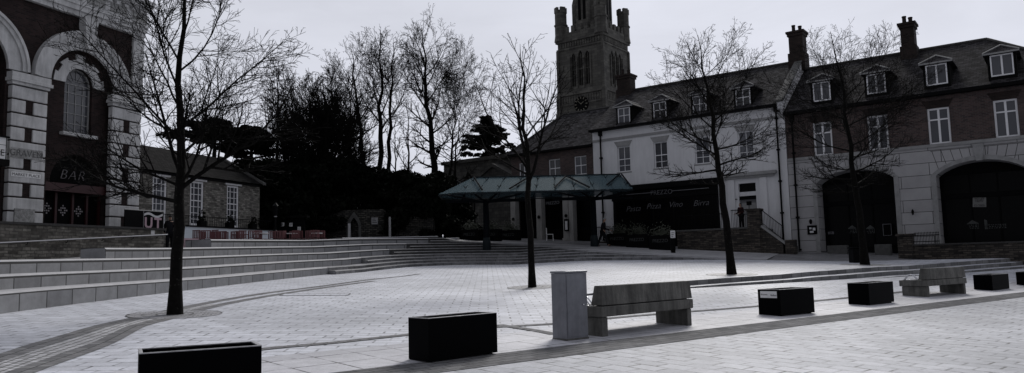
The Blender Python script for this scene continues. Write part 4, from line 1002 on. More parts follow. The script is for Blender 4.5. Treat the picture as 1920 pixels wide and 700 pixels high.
# clock
t,z=TW.inv(1090,196); t=Wt/2; mb=MB(); 
c=TW.pt(t,z,.12); n3=Vector((R.n.x,R.n.y,0)); mb.tube([c-n3*.12,c+n3*.03],[1.0,1.0],32); ck=mb.build('clock_face',M['dark'],root)
mb=MB(); r3=Vector((-R.d.x,-R.d.y,0)); u3=Vector((0,0,1)); c=c+n3*.04
for k in range(12):
    w=math.pi*2*k/12; d=r3*math.sin(w)+u3*math.cos(w); mb.tube([c+d*.66,c+d*.92],[.055,.07],4)
mb.build('hour_mark',M['clockm'],ck)
mb=MB(); d=r3*math.sin(-.8)+u3*math.cos(-.8); mb.tube([c,c+d*.8],[.05,.02],4); d=r3*math.sin(.9)+u3*math.cos(.9); mb.tube([c,c+d*.5],[.06,.03],4); mb.build('hand',M['clockm'],ck)
# nave/aisle seen over the canopy
NV=Fr(R.pt(19.6,0,-12)[:2],R.d,R.n); t1,zn=NV.inv(832,309); t2,zn2=NV.inv(957,293)
zn=(zn+zn2)/2; root=empty('church_nave',NV.pt((t1+t2)/2,3),'low dark church aisle with traceried windows behind the glass canopy','church building')
ws=[NV.inv(p,320)[0] for p in (850,878,903,928)]
mb=MB(); mb.wall(NV,rect(t2-3,t1,2.5,zn),[lancet(c,1.7,4.6,zn-1.0) for c in ws],0,.35); mb.build('aisle_wall',M['nave'],root)
mb=MB()
for c in ws:
    for d in (-.42,0,.42): mb.box(NV,c+d-.06,c+d+.06,4.6,zn-1.4,-.25,-.12)
mb.build('tracery',M['nave'],root)
mb=MB(); mb.box(NV,t2-3,t1,4.0,zn-.5,-.5,-.34); mb.build('window_glass',M['paned'],root)
mb=MB(); mb.box(NV,t2-3,t1,2.5,zn-.3,-7,-.51); mb.build('nave_body',M['towerd'],root)
mb=MB(); slope(mb,[NV.pt(t2-3,zn,.2),NV.pt(t1+.2,zn,.2),NV.pt(t1+.2,zn+1.2,-7),NV.pt(t2-3,zn+1.2,-7)]); mb.build('roof',M['leadroof'],root,fix=False)
mb=MB(); mb.box(NV,t2-3,t1+.1,zn-.1,zn+.22,.001,.3); mb.build('parapet',M['nave'],root)
tq,zq=NV.inv(925,322,1.6); mb=MB(); mb.prism(NV,[(tq-2.2,3),(tq+2.2,3),(tq+2.2,zq-.7),(tq,zq+.5),(tq-2.2,zq-.7)],.3,1.6); po=mb.build('porch',M['nave'],root)
mb=MB(); mb.prism(NV,[(tq-2.5,zq-.95),(tq,zq+.45),(tq+2.5,zq-.95),(tq+2.5,zq-.65),(tq,zq+.75),(tq-2.5,zq-.65)],.2,1.8); mb.build('porch_coping',M['nave'],po)
# ---------------- corn exchange (left)
root=empty('corn_exchange',L.pt(-3.5,3.0),'tall red brick market hall with pale stone piers, round arches and a bar doorway','building')
ZI=9.15; cz=9.75; ZEN=12.78
bays=[-3.6,-8.6]; 
def archhole(c,r,zb,n=24): return [(c-r,zb)]+[(c+r,zb)]+arcpts(c,cz,r,r*1.0,n)
mb=MB(); mb.wall(L,rect(-14,-.45,2.0,ZEN),[archhole(c,1.56,3.0) for c in bays],0,.55); mb.build('brick_wall',M['brickL'],root)
wcx=-3.60
holes=[[(wcx-.68,7.66),(wcx+.68,7.66)]+arcpts(wcx,9.83,.68,.72,16)]
holes.append([(wcx-1.22,5.42),(wcx+1.22,5.42)]+arcpts(wcx,5.44,1.22,1.3,16))
holes.append(rect(wcx-1.45,wcx+1.45,3.0,5.06))
mb=MB(); mb.wall(L,rect(-5.45,-1.9,2.9,11.4),holes,-.22,.3); mb.build('recessed_brick_wall',M['brickL'],root)
# arched window
a=wcx; mb=MB(); v=-.40
inner=[(a-.62,7.74),(a+.62,7.74)]+arcpts(a,9.83,.62,.66,16); outer=holes[0]
for i in range(len(inner)):
    j=(i+1)%len(inner); mb.prism(L,[outer[i],outer[j],inner[j],inner[i]],v-.04,v+.03)
for q in (-.36,0,.36): mb.box(L,a+q-.016,a+q+.016,7.75,9.86,v-.03,v+.012)
for z in (8.1,8.55,9.0,9.45,9.84): mb.box(L,a-.62,a+.62,z-.016,z+.016,v-.028,v+.014)
for w in (.5,1.05,1.57,2.1,2.65): mb.tube([L.pt(a+.2*math.cos(w),9.84+.2*math.sin(w),v),L.pt(a+.62*math.cos(w),9.84+.66*math.sin(w),v)],.014,4)
wo=mb.build('arched_window',M['trimd'],root)
mb=MB(); mb.prism(L,[(x,z) for x,z in inner],v-.03,v-.02); mb.build('pane',M['pane'],wo)
mb=MB(); mb.box(L,a-.85,a+.85,7.52,7.655,-.23,.02); mb.build('sill',M['stoneL'],wo)
mb=MB() # stone window surround, stepped
N2=9
for k in range(N2):
    w0=math.pi*k/N2; w1=math.pi*(k+1)/N2; ro_=1.12+(.14 if k%2==0 else 0)+(.1 if k==4 else 0)
    mb.prism(L,[(a+.69*math.cos(w0),9.83+.73*math.sin(w0)),(a+ro_*math.cos(w0),9.83+ro_*math.sin(w0)),(a+ro_*math.cos(w1),9.83+ro_*math.sin(w1)),(a+.69*math.cos(w1),9.83+.73*math.sin(w1))],-.219,-.15)
mb.build('window_surround',M['stoneL'],root)
def archivolt(c,r0,r1,v1,name):
    mb=MB(); n=28
    for rr0,rr1,vv in ((r0,r1-.28,v1),(r1-.279,r1-.12,v1+.07),(r1-.119,r1,v1+.13)):
        for k in range(n):
            w0=math.pi*k/n; w1=math.pi*(k+1)/n
            mb.prism(L,[(c+rr0*math.cos(w0),cz+rr0*math.sin(w0)),(c+rr1*math.cos(w0),cz+rr1*math.sin(w0)),(c+rr1*math.cos(w1),cz+rr1*math.sin(w1)),(c+rr0*math.cos(w1),cz+rr0*math.sin(w1))],.002,vv)
    return mb.build(name,M['stoneL'],root)
for c in bays:
    ao=archivolt(c,1.58,2.40,.14,'archivolt')
    mb=MB(); mb.prism(L,[(c-.20,cz+1.62),(c+.20,cz+1.62),(c+.34,ZEN-.02),(c-.34,ZEN-.02)],.05,.46); mb.build('keystone',M['stoneL'],ao)
# piers with alternating blocks
def pier(t0,t1):
    mb=MB(); br=MB(); z=ZI-.02; k=0; hs=.56; zz=2.6; zz=z
    while zz>3.0:
        z1=zz; z0=zz-hs
        if k%2==0:
            mb.box(L,t0,t1,z0+.03,z1-.03,.001,.26)
        else:
            w=(t1-t0); mb.box(L,t0,t0+w*.39,z0+.03,z1-.03,.001,.26); mb.box(L,t1-w*.39,t1,z0+.03,z1-.03,.001,.26); 
        zz-=hs; k+=1
    mb.build('pier_blocks',M['stoneL'],root,bevel=.03)
    br.box(L,t0+.03,t1-.03,2.6,ZI-.03,.0005,.20); br.build('pier_core',M['brickL'],root)
    im=MB(); im.box(L,t0-.05,t1+.05,ZI,ZI+.12,.0,.32); im.box(L,t0-.13,t1+.13,ZI+.121,ZI+.26,.0,.40); im.box(L,t0-.08,t1+.08,ZI+.261,ZI+.50,.0,.34); im.build('impost',M['stoneL'],root,bevel=.01)
pier(-6.92,-5.40); pier(-2.24,-.62); pier(-12.0,-10.4)
mb=MB() # flank pilaster above impost at corner
mb.box(L,-1.05,-.452,ZI+.52,ZEN,.002,.12); mb.build('corner_strip',M['stoneL'],root)
# entablature
mb=MB()
for z0,z1,vv in ((ZEN,ZEN+.22,.20),(ZEN+.221,ZEN+.45,.30),(ZEN+.451,ZEN+.55,.36),(ZEN+.551,ZEN+1.25,.24),(ZEN+1.251,ZEN+1.36,.36),(ZEN+1.361,ZEN+1.52,.55),(ZEN+1.521,ZEN+1.70,.66)):
    mb.box(L,-14,-.50+vv*.25,z0,z1,-8,vv)
en=mb.build('entablature',M['stoneL'],root)
mb=MB()
for k in range(12):
    t=-14.3+k*1.18; mb.box(L,t,t+.9,ZEN+.70,ZEN+1.12,.241,.262)
mb.build('frieze_panel',M['stoneC'],en)
mb=MB()
for k in range(30):
    t=-14.0+k*.45; mb.box(L,t,t+.2,ZEN+1.10,ZEN+1.25,.262,.40)
mb.build('dentil',M['stoneL'],en)
mb=MB(); mb.box(L,-14,-.6,ZEN+1.71,ZEN+4.2,-8,.1); mb.build('attic_wall',M['brickL'],root)
mb=MB()
for k in range(9): t=-13+k*1.5; mb.box(L,t,t+.35,ZEN+1.71,ZEN+3.0,.101,.2)
mb.build('attic_pilaster',M['stoneL'],root)
shell(L,-14,-.45,2.0,ZEN,-.001,-9,'brickL',root)
# bar doorway
mb=MB(); mb.box(L,a-1.55,a+1.55,5.06,5.42,-.50,-.05); mb.build('door_lintel',M['red_frame'],root)
mb=MB(); mb.prism(L,holes[1],-.47,-.44); mb.build('fanlight',M['dark'],root)
text('bar_sign','BAR',.62,L.pt(a-.05,5.83,-.38),(L.d.x,L.d.y,0),(0,0,1),M['barlet'],root,.02,offset=-.022,shear=.30,spacing=1.15)
mb=MB(); mb.box(L,a-1.5,a+1.5,3.0,5.06,-.54,-.48); dk=mb.build('bar_doors',M['dark'],root)
mb=MB()
for q in (-1.45,-.75,.05,.75,1.38): mb.box(L,a+q-.05,a+q+.05,3.0,5.05,-.479,-.38)
mb.build('door_frame',M['red_frame'],dk)
mb=MB()
for q,z in ((-1.1,4.35),(-.35,4.30),(.4,4.30)):
    for i in range(-2,3):
        for j in range(-2,3):
            if abs(i)+abs(j)<=2 and (i,j)!=(0,0): mb.box(L,a+q+i*.09-.028,a+q+i*.09+.028,z+j*.10-.03,z+j*.10+.03,-.478,-.47)
mb.build('leaded_light',M['barlet'],dk)
# street name, carved stone, marquee
t,z=L.inv(49,329,.27); sg=empty('street_sign',L.pt(t,z-.1,.27),'narrow white street name plate reading MARKET PLACE on the left stone pier','sign')
mb=MB(); mb.box(L,t-.62,t+.62,z-.09,z+.09,.262,.275); mb.build('plate',M['paper'],sg)
text('lettering','MARKET PLACE',.165,L.pt(t,z,.278),(L.d.x,L.d.y,0),(0,0,1),M['ink'],sg,.002,spacing=1.02)
t,z=L.inv(49,289,.27); cs=empty('carved_panel',L.pt(t,z-.2,.27),'weathered stone panel with painted letters GRAVEN on the left pier','carved panel')
mb=MB(); mb.box(L,t-.70,t+.70,z-.20,z+.20,.262,.285); mb.build('panel',M['stoneC'],cs)
text('lettering','GRAVEN',.36,L.pt(t,z,.29),(L.d.x,L.d.y,0),(0,0,1),M['engr'],cs,.004)
mq=Fr(L.pt(-6.95,0,.3)[:2],(-.75,-.66),(.66,-.75)) 
t,z=L.inv(45,407,.27); cs=empty('stone_relief',L.pt(t,z,.27),'worn carved stone relief at the foot of the left pier','relief'); mb=MB(); mb.box(L,t-.42,t+.42,3.3,z+.32,.262,.31); mb.build('relief_block',M['stoneC'],cs)
ta,_=L.inv(0,280,1.2); tb,_=L.inv(13,280,1.2); _,za=L.inv(6,258,1.2); _,zb2=L.inv(6,299,1.2)
mr=empty('marquee_sign',L.pt(-8,zb2,.6),'white letter-board marquee with black letter E at the left edge of the photo','sign')
mb=MB(); mb.box(L,-10.4,tb,zb2,za,.5,1.2); mb.build('letter_board',M['paper'],mr)
mb=MB(); mb.box(L,-10.5,tb+.06,zb2-.25,zb2-.002,.4,1.3); mb.box(L,-10.5,tb+.06,za+.002,za+.06,.4,1.26)
for z in (lerp(zb2,za,.33),lerp(zb2,za,.66)): mb.box(L,-10.4,tb-.01,z-.008,z+.008,1.2,1.206)
tk,_=L.inv(11.5,280,1.2); mb.box(L,tk-.015,tk+.015,zb2,za,1.2,1.21)
mb.build('trim',M['black'],mr)
t,z=L.inv(4.5,287,1.21); text('letter','E',.34,L.pt(t,z,1.21),(L.d.x,L.d.y,0),(0,0,1),M['ink'],mr,.004); text('letter','OM',.34,L.pt(t-.6,z,1.21),(L.d.x,L.d.y,0),(0,0,1),M['ink'],mr,.004) if False else None
# ---------------- retaining wall, handrail
C1=L.pt(0,0,2.0); LW=Fr(C1[:2],L.d,L.n); tE,zc=LW.inv(307,428); _,zc0=LW.inv(2,416); zc=(zc+zc0)/2
w=empty('retaining_wall',LW.pt(-6,2),'ironstone rubble retaining wall with flat dark coping before the market hall','wall')
mb=MB(); mb.box(LW,-16,tE,1.2,zc-.09,-.35,0); mb.build('wall',M['rubble'],w)
mb=MB(); mb.box(LW,-16,tE+.06,zc-.089,zc,-.42,.07); mb.build('coping',M['coping'],w)
mb=MB(); mb.box(LW,-16,tE,1.2,zc-.2,-2,-.36); mb.build('forecourt',M['pavP'],w)
h=empty('handrail',LW.pt(-6,2.5,.12),'thin steel handrail on brackets sloping along the ironstone retaining wall','handrail')
ta,za=LW.inv(0,455.5,.12); tb,zb2=LW.inv(314,440,.12)
mb=MB(); mb.tube([LW.pt(ta-2,za-2*(zb2-za)/(tb-ta),.12),LW.pt(ta,za,.12),LW.pt(tb,zb2,.12)],.026,8); mb.build('rail',M['steelr'],h)
mb=MB()
for px in (52,127,193,250,296):
    t,_=LW.inv(px,450,.12); q=(t-ta)/(tb-ta); z=lerp(za,zb2,q); mb.tube([LW.pt(t,z,.12),LW.pt(t,z-.1,.12),LW.pt(t,z-.13,0)],.014,5)
mb.build('bracket',M['black'],h)
t,z=LW.inv(286.5,436,.01); mb=MB(); mb.box(LW,t-.1,t+.1,z-.09,z+.09,.002,.015); tag(mb.build('notice',M['paper'],None),'small white notice fixed to the right end of the ironstone wall','notice')
# banner reading UT behind the coping
ta,z0=LW.inv(268,425,-.5); tb,_=LW.inv(306,425,-.5); _,z1=LW.inv(287,397,-.5)
bn_=empty('printed_banner',LW.pt(ta,zc,-.5),'dark barrier banner with large pale letters UT behind the retaining wall','banner')
mb=MB(); mb.box(LW,ta-1.0,tb,zc-.02,z1,-.54,-.50); mb.build('panel',M['black'],bn_)
mb=MB(); mb.tube([LW.pt(ta-1.0,z1+.02,-.52),LW.pt(tb+.03,z1+.02,-.52)],.025,6); mb.tube([LW.pt(tb+.03,zc,-.52),LW.pt(tb+.03,z1+.02,-.52)],.02,6); mb.tube([LW.pt(ta+.02,zc,-.5),LW.pt(ta+.02,z1,-.5)],.015,6); mb.build('frame',M['trimd'],bn_)
hh=(z1-zc); rU=(L.d.x,L.d.y,0)
text('letter','U',hh*.86,LW.pt(lerp(ta,tb,.26),zc+hh*.30,-.49),rU,(0,0,1),M['pink'],bn_,.003,offset=.02); text('letter','T',hh*.86,LW.pt(lerp(ta,tb,.72),zc+hh*.30,-.49),rU,(0,0,1),M['pink'],bn_,.003,offset=.02)
mb=MB(); pts=[]
for k in range(11): q=k/10; pts.append((lerp(ta+.05,tb-.05,q),zc+hh*(.72+.09*math.sin(q*7))))
for k in range(10): mb.prism(LW,[pts[k],pts[k+1],(pts[k+1][0],pts[k+1][1]+hh*.13),(pts[k][0],pts[k][1]+hh*.13)],-.498,-.49)
mb.build('ribbon',M['letter'],bn_)
# ---------------- stone cottage
CT=Fr(L.pt(0,0,-1.0)[:2],L.d,L.n); root=empty('stone_cottage',CT.pt(5,3.5),'single-storey stone cottage with white sash windows and dark tiled roof behind the café','building')
t1=9.36; z1=6.62; cw=[(1.80,.9),(4.33,.95),(7.08,.95)]
mb=MB(); mb.wall(CT,rect(-.44,t1,2.2,z1),[rect(c-w/2,c+w/2,3.98,6.38) for c,w in cw],0,.2); mb.build('stone_wall',M['cott'],root)
for c,w in cw: window(CT,root,c,w,4.0,6.36,-.06,[.33,.67],[.14,.28,.42,(.56,.05),.70,.85],fw=.10,bw=.03)
mb=MB()
for c,w in cw: mb.box(CT,c-w/2-.18,c+w/2+.18,6.385,6.50,.001,.07)
mb.build('lintel',M['trim'],root)
shell(CT,-.5,t1,2.2,z1,-.001,-6,'cott',root)
mb=MB(); o=.1; zr_=8.45
slope(mb,[CT.pt(-.5,z1,.25),CT.pt(t1+.12,z1,.25),CT.pt(t1+.12,zr_,-3),CT.pt(-.5,zr_,-3)][::1]); slope(mb,[CT.pt(t1+.12,z1,-6.25),CT.pt(-.5,z1,-6.25),CT.pt(-.5,zr_,-3),CT.pt(t1+.12,zr_,-3)])
ro=mb.build('roof',M['slatec'],root,fix=False)
fslope(CT,t1-.3,t1,[(-.02,z1-.02),(-3,zr_-.06),(-5.98,z1-.02)]).build('gable_wall',M['cott'],root)
fslope(CT,t1-.05,t1+.2,[(.3,z1-.04),(.3,z1+.1),(-3,zr_+.12),(-6.3,z1+.1),(-6.3,z1-.04),(-3,zr_-.01)]).build('verge_coping',M['coping2'],root)
mb=MB(); mb.box(CT,-.5,t1-.1,z1-.14,z1-.02,.02,.16); mb.build('gutter',M['black'],root)
pipe(CT,.35,3.2,z1-.1,.12,root,'coping'); 
# mural wall, railing
MW=Fr(L.pt(0,0,1.6)[:2],L.d,L.n); ta,za=MW.inv(330,427,0); tb,zb2=MW.inv(512,430.5,0); zm=(za+zb2)/2
w=empty('mural_wall',MW.pt((ta+tb)/2,2.6),'long low pale blue wall painted with a dark town skyline behind the café chairs','wall')
mb=MB(); mb.box(MW,ta+.3,tb,1.8,zm,-.3,0); mb.build('wall',M['mural'],w)
mb=MB(); mb.box(MW,ta+.3,tb+.04,zm+.001,zm+.07,-.34,.05); mb.build('coping',M['black'],w)
mb=MB(); rnd=random.Random(4); t=ta+.4
while t<tb-.3:
    ww_=rnd.uniform(.12,.35); hh=rnd.uniform(.35,.7); k=rnd.random()
    if k<.7:
        mb.box(MW,t,t+ww_,zm-1.6,zm-1.25+hh,.001,.008)
        if k<.25: mb.prism(MW,[(t,zm-1.25+hh),(t+ww_,zm-1.25+hh),(t+ww_/2,zm-1.25+hh+.28)],.001,.008)
        elif k<.4: mb.prism(MW,[(t+ww_/2-.03,zm-1.25+hh),(t+ww_/2+.03,zm-1.25+hh),(t+ww_/2,zm-1.25+hh+.3)],.001,.008)
    t+=ww_+rnd.uniform(.02,.3)
mb.build('painted_skyline',M['skyl'],w)
f=empty('iron_railing',MW.pt((ta+tb)/2,zm+.07,-.15),'low black iron railing on top of the pale blue mural wall','railing')
zt=zm+.55; mb=MB(); mb.box(MW,ta-1,tb,zt-.03,zt,-.17,-.14); mb.build('rail',M['black'],f)
mb=MB(); n=int((tb-ta+1)/.16)
for k in range(n): t=ta-1+k*.16; mb.tube([MW.pt(t,zm+.07,-.155),MW.pt(t,zt,-.155)],.010,4)
o=mb.build('bars',M['black'],f); 
for px in (380,432,475):
    t,_=MW.inv(px,415,-.8); rt=empty('terrace_planter',MW.pt(t,zm-.2,-.8),'dark trough with a small plant behind the mural wall railing, %s'%({380:'nearest the big tree trunk',432:'the middle one of three',475:'nearest the cottage corner'}[px]),'planter','dark planters behind the mural wall')
    mb=MB(); mb.box(MW,t-.2,t+.2,zm-.3,zm+.40,-1.0,-.7); mb.build('trough',M['black'],rt)
    mb=MB(); rnd=random.Random(px)
    for _ in range(60):
        p=MW.pt(t+rnd.gauss(0,.10),zm+.40+abs(rnd.gauss(0,.22)),-.8+rnd.gauss(0,.08)); d=Vector((rnd.gauss(0,1),rnd.gauss(0,1),rnd.gauss(0,1))).normalized()*.07; e=d.orthogonal().normalized()*.05
        mb.face([p-d,p+e,p+d,p-e])
    mb.build('plant',M['leafd'],rt,fix=False)
# notice hoarding with three papers, church wall, niche, sign, post
HB=Fr((ray(545,420)*(46/ray(545,420).y))[:2],(1,.02),(.02,-1))
t0,z0=HB.inv(513,440); t1,_=HB.inv(571,440); _,z1=HB.inv(545,409)
hb=empty('noticeboard_shelter',HB.pt((t0+t1)/2,2.8),'black timber notice hoarding with three white papers between cottage and churchyard wall','notice board')
mb=MB(); mb.box(HB,t0,t1,2.5,z1,-.2,0); mb.build('board',M['black'],hb)
mb=MB(); mb.box(HB,t0-.2,t1+.2,z1,z1+.12,-.5,.25); mb.build('roof',M['slated'],hb,fix=True)
for px,py in ((530,421),(545.5,421.5),(561,429)):
    t,z=HB.inv(px,py); mb=MB(); mb.box(HB,t-.10,t+.10,z-.11,z+.11,.002,.008); pp=mb.build('paper_sheet',M['paper'],hb)
    mb=MB()
    for k in range(3): mb.box(HB,t-.06,t+.06,z-.06+k*.05,z-.045+k*.05,.0085,.0095)
    mb.build('print',M['ink'],pp)
CW=Fr((ray(680,420)*(50/ray(680,420).y))[:2],(1,-.04),(-.04,-1))
t0,_=CW.inv(560,420); t1,_=CW.inv(812,420); _,z1=CW.inv(660,394)
root=empty('churchyard_wall',CW.pt((t0+t1)/2,3),'old rubble churchyard wall with a pointed stone niche under dark trees','wall')
tn,_=CW.inv(661,420); _,zn=CW.inv(661,398); 
mb=MB(); mb.wall(CW,[(t0,2.4),(t1,2.4),(t1,z1-.5),(tn+2.5,z1-.25),(tn+2,z1),(t0+3,z1),(t0+2,z1-.35),(t0,z1-.35)],[lancet(tn+.1,.62,2.9,zn-.35)],0,.35); mb.build('wall',M['rubbleF'],root)
mb=MB(); mb.box(CW,t0,t1,2.4,z1-.6,-.8,-.36); mb.build('wall_core',M['rubbleF'],root)
mb=MB(); P1=lancet(tn+.1,.95,2.7,zn+.0); P2=lancet(tn+.1,.62,2.7,zn-.35)
for i in range(2,len(P1)-1): mb.prism(CW,[P1[i],P1[i+1],P2[i+1],P2[i]],.002,.06)
mb.box(CW,tn-.375,tn-.21,2.7,P2[2][1],.002,.06); mb.box(CW,tn+.41,tn+.575,2.7,P2[2][1],.002,.06); mb.build('niche_surround',M['coping2'],root)
tq,_=CW.inv(655,420); mb=MB(); mb.box(CW,tq-.07,tq+.08,2.7,zn-.75,-.12,.07); mb.build('niche_stone',M['letter'],root)
t,z=CW.inv(702.5,414.5,.05); sg=empty('wall_sign',CW.pt(t,z-.2,.05),'small white rectangular sign on the churchyard wall right of the niche','sign')
mb=MB(); mb.box(CW,t-.21,t+.21,z-.22,z+.22,.03,.06); mb.build('plate',M['signw'],sg)
mb=MB()
for k in range(3): mb.box(CW,t-.15,t+.15-.05*k,z-.12+k*.11,z-.08+k*.11,.061,.063)
mb.build('print',M['ink'],sg)
c=ray(731,438)*(47/ray(731,438).y); mb=MB(); zt=1.55+(EYE and ray(731,407).z/ray(731,407).y*47); mb.lathe((c.x,c.y),[(.075,2.7),(.07,zt-.1),(.06,zt)],10); tag(mb.build('pale_post',M['trimp'],None),'slim pale upright post standing before the churchyard wall','post')
# white block at the top of the steps (right of the bench block)
c=ray(849,445)*(47.6/ray(849,445).y); mb=MB(); mb.abox((c.x,c.y,3.02),(.72,.5,.5),-.2); tag(mb.build('stone_block',M['stepTop'],None,bevel=.02),'pale stone block at the top of the curved steps','block')
# ================================================================ GLASS CANOPY
q1=ray(913,476); p1=Vector((q1.x,q1.y))*(45.4/q1.y); q2=ray(1115,468); p2=Vector((q2.x,q2.y))*(45.5/q2.y)
CP=Fr(p1,p2-p1,(-(p1-p2).y*-1,0)); d_=(p2-p1).normalized(); CP=Fr(p1,d_,(d_.y,-d_.x)); span=(p2-p1).length
root=empty('glass_canopy',(p1.x,p1.y,2.2),'long hipped canopy of teal glass on two dark steel posts above the curved steps','canopy')
vf,vr_,vb=1.3,-.9,-3.0
tl,zl=CP.inv(820,362,vf); tr_,zr2=CP.inv(1187,354,vf); ze=(zl+zr2)/2
ta,za=CP.inv(886,332,vr_); tb,zb2=CP.inv(1163,330,vr_); zrg=(za+zb2)/2
A=CP.pt(tl,ze,vf-.9); A1=CP.pt(tl+1.2,ze,vf); B_=CP.pt(tr_,ze,vf); C=CP.pt(tr_,ze,vb); D=CP.pt(tl+1.2,ze,vb); A2=CP.pt(tl,ze,vb+.9); E1=CP.pt(ta,zrg,vr_); E2=CP.pt(tb,zrg,vr_)
def gl(mb,pts):
    n=(pts[1]-pts[0]).cross(pts[-1]-pts[0]).normalized()*.012
    k=len(mb.v); m_=len(pts); mb.v+=[p+n for p in pts]+[p-n for p in pts]
    mb.f.append(tuple(range(k,k+m_))); mb.f.append(tuple(range(k+2*m_-1,k+m_-1,-1)))
    for i in range(m_): mb.f.append((k+i,k+m_+i,k+m_+(i+1)%m_,k+(i+1)%m_))
    while len(mb.uv)<len(mb.f): mb.uv.append(None); mb.mi.append(0)
npan=9
for j in range(npan):
    mb=MB(); a,b=j/npan,(j+1)/npan; gl(mb,[A1.lerp(B_,a),A1.lerp(B_,b)-d_.to_3d()*.03,E1.lerp(E2,b)-d_.to_3d()*.03,E1.lerp(E2,a)]); mb.build('glass_panel',M['teal'],root)
    mb=MB(); gl(mb,[C.lerp(D,1-a),C.lerp(D,1-b)+0*A,E1.lerp(E2,b),E1.lerp(E2,a)]); mb.build('glass_panel',M['teal'],root)
mb=MB(); gl(mb,[B_,C,E2]); mb.build('glass_panel',M['teal'],root)
mb=MB(); gl(mb,[A1,E1,A]); gl(mb,[A,E1,A2]); gl(mb,[A2,E1,D]); mb.build('glass_panel',M['teal'],root)
M['csteel']=plain('canopy_steel',(.003,.004,.006),.7,var=.2,spec=.06)
M['cedge']=plain('canopy_edge',(.012,.017,.020),.6,var=.2,spec=.1)
mb=MB(); dn=Vector((0,0,-.08))
for a,b in ((A1,B_),(B_,C),(C,D),(D,A2),(A2,A),(A,A1)): mb.tube([a+dn,b+dn],.038,6)
mb.tube([E1+Vector((0,0,.03)),E2+Vector((0,0,.03))],.05,6); mb.build('edge_beam',M['cedge'],root)
mb=MB()
for a,b in ((A,E1),(D,E1),(A1,E1),(B_,E2),(C,E2)): mb.tube([a+dn*1.3,b+dn*1.3],.05,6)
mb.build('hip_rafter',M['csteel'],root)
mb=MB()
for j in range(1,npan*1):
    a=j/npan
    for s_,e_ in ((A1.lerp(B_,a),E1.lerp(E2,a)),(D.lerp(C,a),E1.lerp(E2,a))): mb.tube([s_+dn,e_+dn],.022,5)
mb.build('glazing_bar',M['csteel'],root)
mb=MB() # dark raking struts standing on the glass
def onslope(px,f):
    t,_=CP.inv(px,345,lerp(vf,vr_,f)); z=lerp(ze,zrg,f); return CP.pt(t,z+.12,lerp(vf,vr_,f))
for a,b in (((904,.02),(889,.92)),((955,.05),(992,.85)),((1040,.05),(1061,.85)),((1105,.02),(1063,.85)),((1138,.15),(1163,.92)),((1183,.05),(1166,.92))): mb.tube([onslope(*a),onslope(*b)],.05,5)
mb.build('raking_strut',M['csteel'],root)
mb=MB() # spider fittings above the glass
for j in range(npan+1):
    a=min(max(j/npan,.02),.98)
    for f in (.28,.80):
        p=A1.lerp(B_,a).lerp(E1.lerp(E2,a),f)
        for dx in (-.12,.12): mb.tube([p,p+Vector((dx*d_.x,dx*d_.y,.16))],.018,4)
        mb.tube([p-Vector((0,0,.25)),p],.04,5)
mb.build('glass_clamp',M['csteel'],root)
for t in (0,span):
    b=CP.pt(t,2.2,0); mb=MB(); 
    mb.tube([(b.x,b.y,1.6),(b.x,b.y,3.4),(b.x,b.y,ze-.35)],[.21,.19,.17],12); po=mb.build('post',M['csteel'],root,smooth=True)
    mb=MB(); mb.tube([(b.x,b.y,1.9),(b.x,b.y,2.9),(b.x,b.y,3.15)],[.26,.235,.20],14); mb.build('base_sleeve',M['sleeve'] if 'sleeve' in M else M['cedge'],po,smooth=True)
    mb=MB(); top=b.copy(); top.z=ze-.5
    for dt,dv,zz in ((-2.2,vf-.1,ze-.12),(2.2,vf-.1,ze-.12),(-2.2,vb+.1,ze-.12),(2.2,vb+.1,ze-.12),(-1.8,vr_,zrg-.15),(1.8,vr_,zrg-.15)):
        e=CP.pt(t+dt,zz,dv); mb.tube([top,e],[.07,.045],6)
    mb.box(CP,t-2.4,t+2.4,ze-.5,ze-.36,-.06,.06); mb.build('bracket_arm',M['csteel'],po)
# ================================================================ CAFÉ FURNITURE
def cafe_chair(label,group):
    root=empty('cafe_chair',(0,0,0),label,'chair',group); o_=Fr((0,0),(1,0),(0,1))
    mb=MB()
    for k in range(5): mb.box(o_,-.2,.2,.44,.458,-.19+k*.08,-.13+k*.08)
    mb.build('seat',M['chair'],root)
    mb=MB()
    for k in range(5): mb.box(o_,-.19+k*.085,-.145+k*.085,.52,.84,.20,.215)
    mb.box(o_,-.21,.21,.84,.88,.195,.22); mb.box(o_,-.21,.21,.50,.53,.195,.22); mb.build('backrest',M['chair'],root)
    for x in (-.2,.2):
        for y in (-.19,.2):
            mb=MB(); mb.tube([(x,y+(.06 if y>0 else -.04),0),(x,y,.45),(x,y,.86 if y>0 else .46)],.014,5); mb.build('leg',M['chair'],root)
    return root
def cafe_table(label,group,mat='chair'):
    root=empty('cafe_table',(0,0,0),label,'table',group); mb=MB(); mb.tube([(0,0,.72),(0,0,.745)],.36,20); mb.build('table_top',M[mat],root)
    mb=MB(); mb.tube([(0,0,.02),(0,0,.72)],.025,8); mb.build('stem',M['black'],root); mb=MB(); mb.tube([(0,0,0),(0,0,.03)],.22,14); mb.build('foot',M['black'],root); return root
def onU(px,Y):
    r=ray(px,450); x=r.x/r.y*Y; return Vector((x,Y,UP(x,Y)+zoff(x,Y)))
def zoff(x,y): return -.012
rnd=random.Random(11)
g1=('dark red slatted café chair on the terrace in front of the pale blue mural wall','red café chairs by the mural wall'); g2=('dark red slatted café chair on the terrace by the black notice hoarding','red café chairs by the notice hoarding')
pA=cafe_chair(*g1); first=True
for px,Y in [(374,34),(386,34.6),(396,33.6),(382,37),(408,38),(418,40),(428,38.5),(440,40),(446,38),(458,39),(466,40.5),(474,38.5),(484,39.5),(496,38.5),(505,40),(402,37),(413,36.5),(435,37.5),(450,36.8),(470,37.5),(490,37),(478,41),(424,41)]:
    p=onU(px,Y)
    if first: pA.location=p; pA.rotation_euler=(0,0,rnd.uniform(0,6.28)); first=False
    else: copy_tree(pA,p,rnd.uniform(0,6.28))
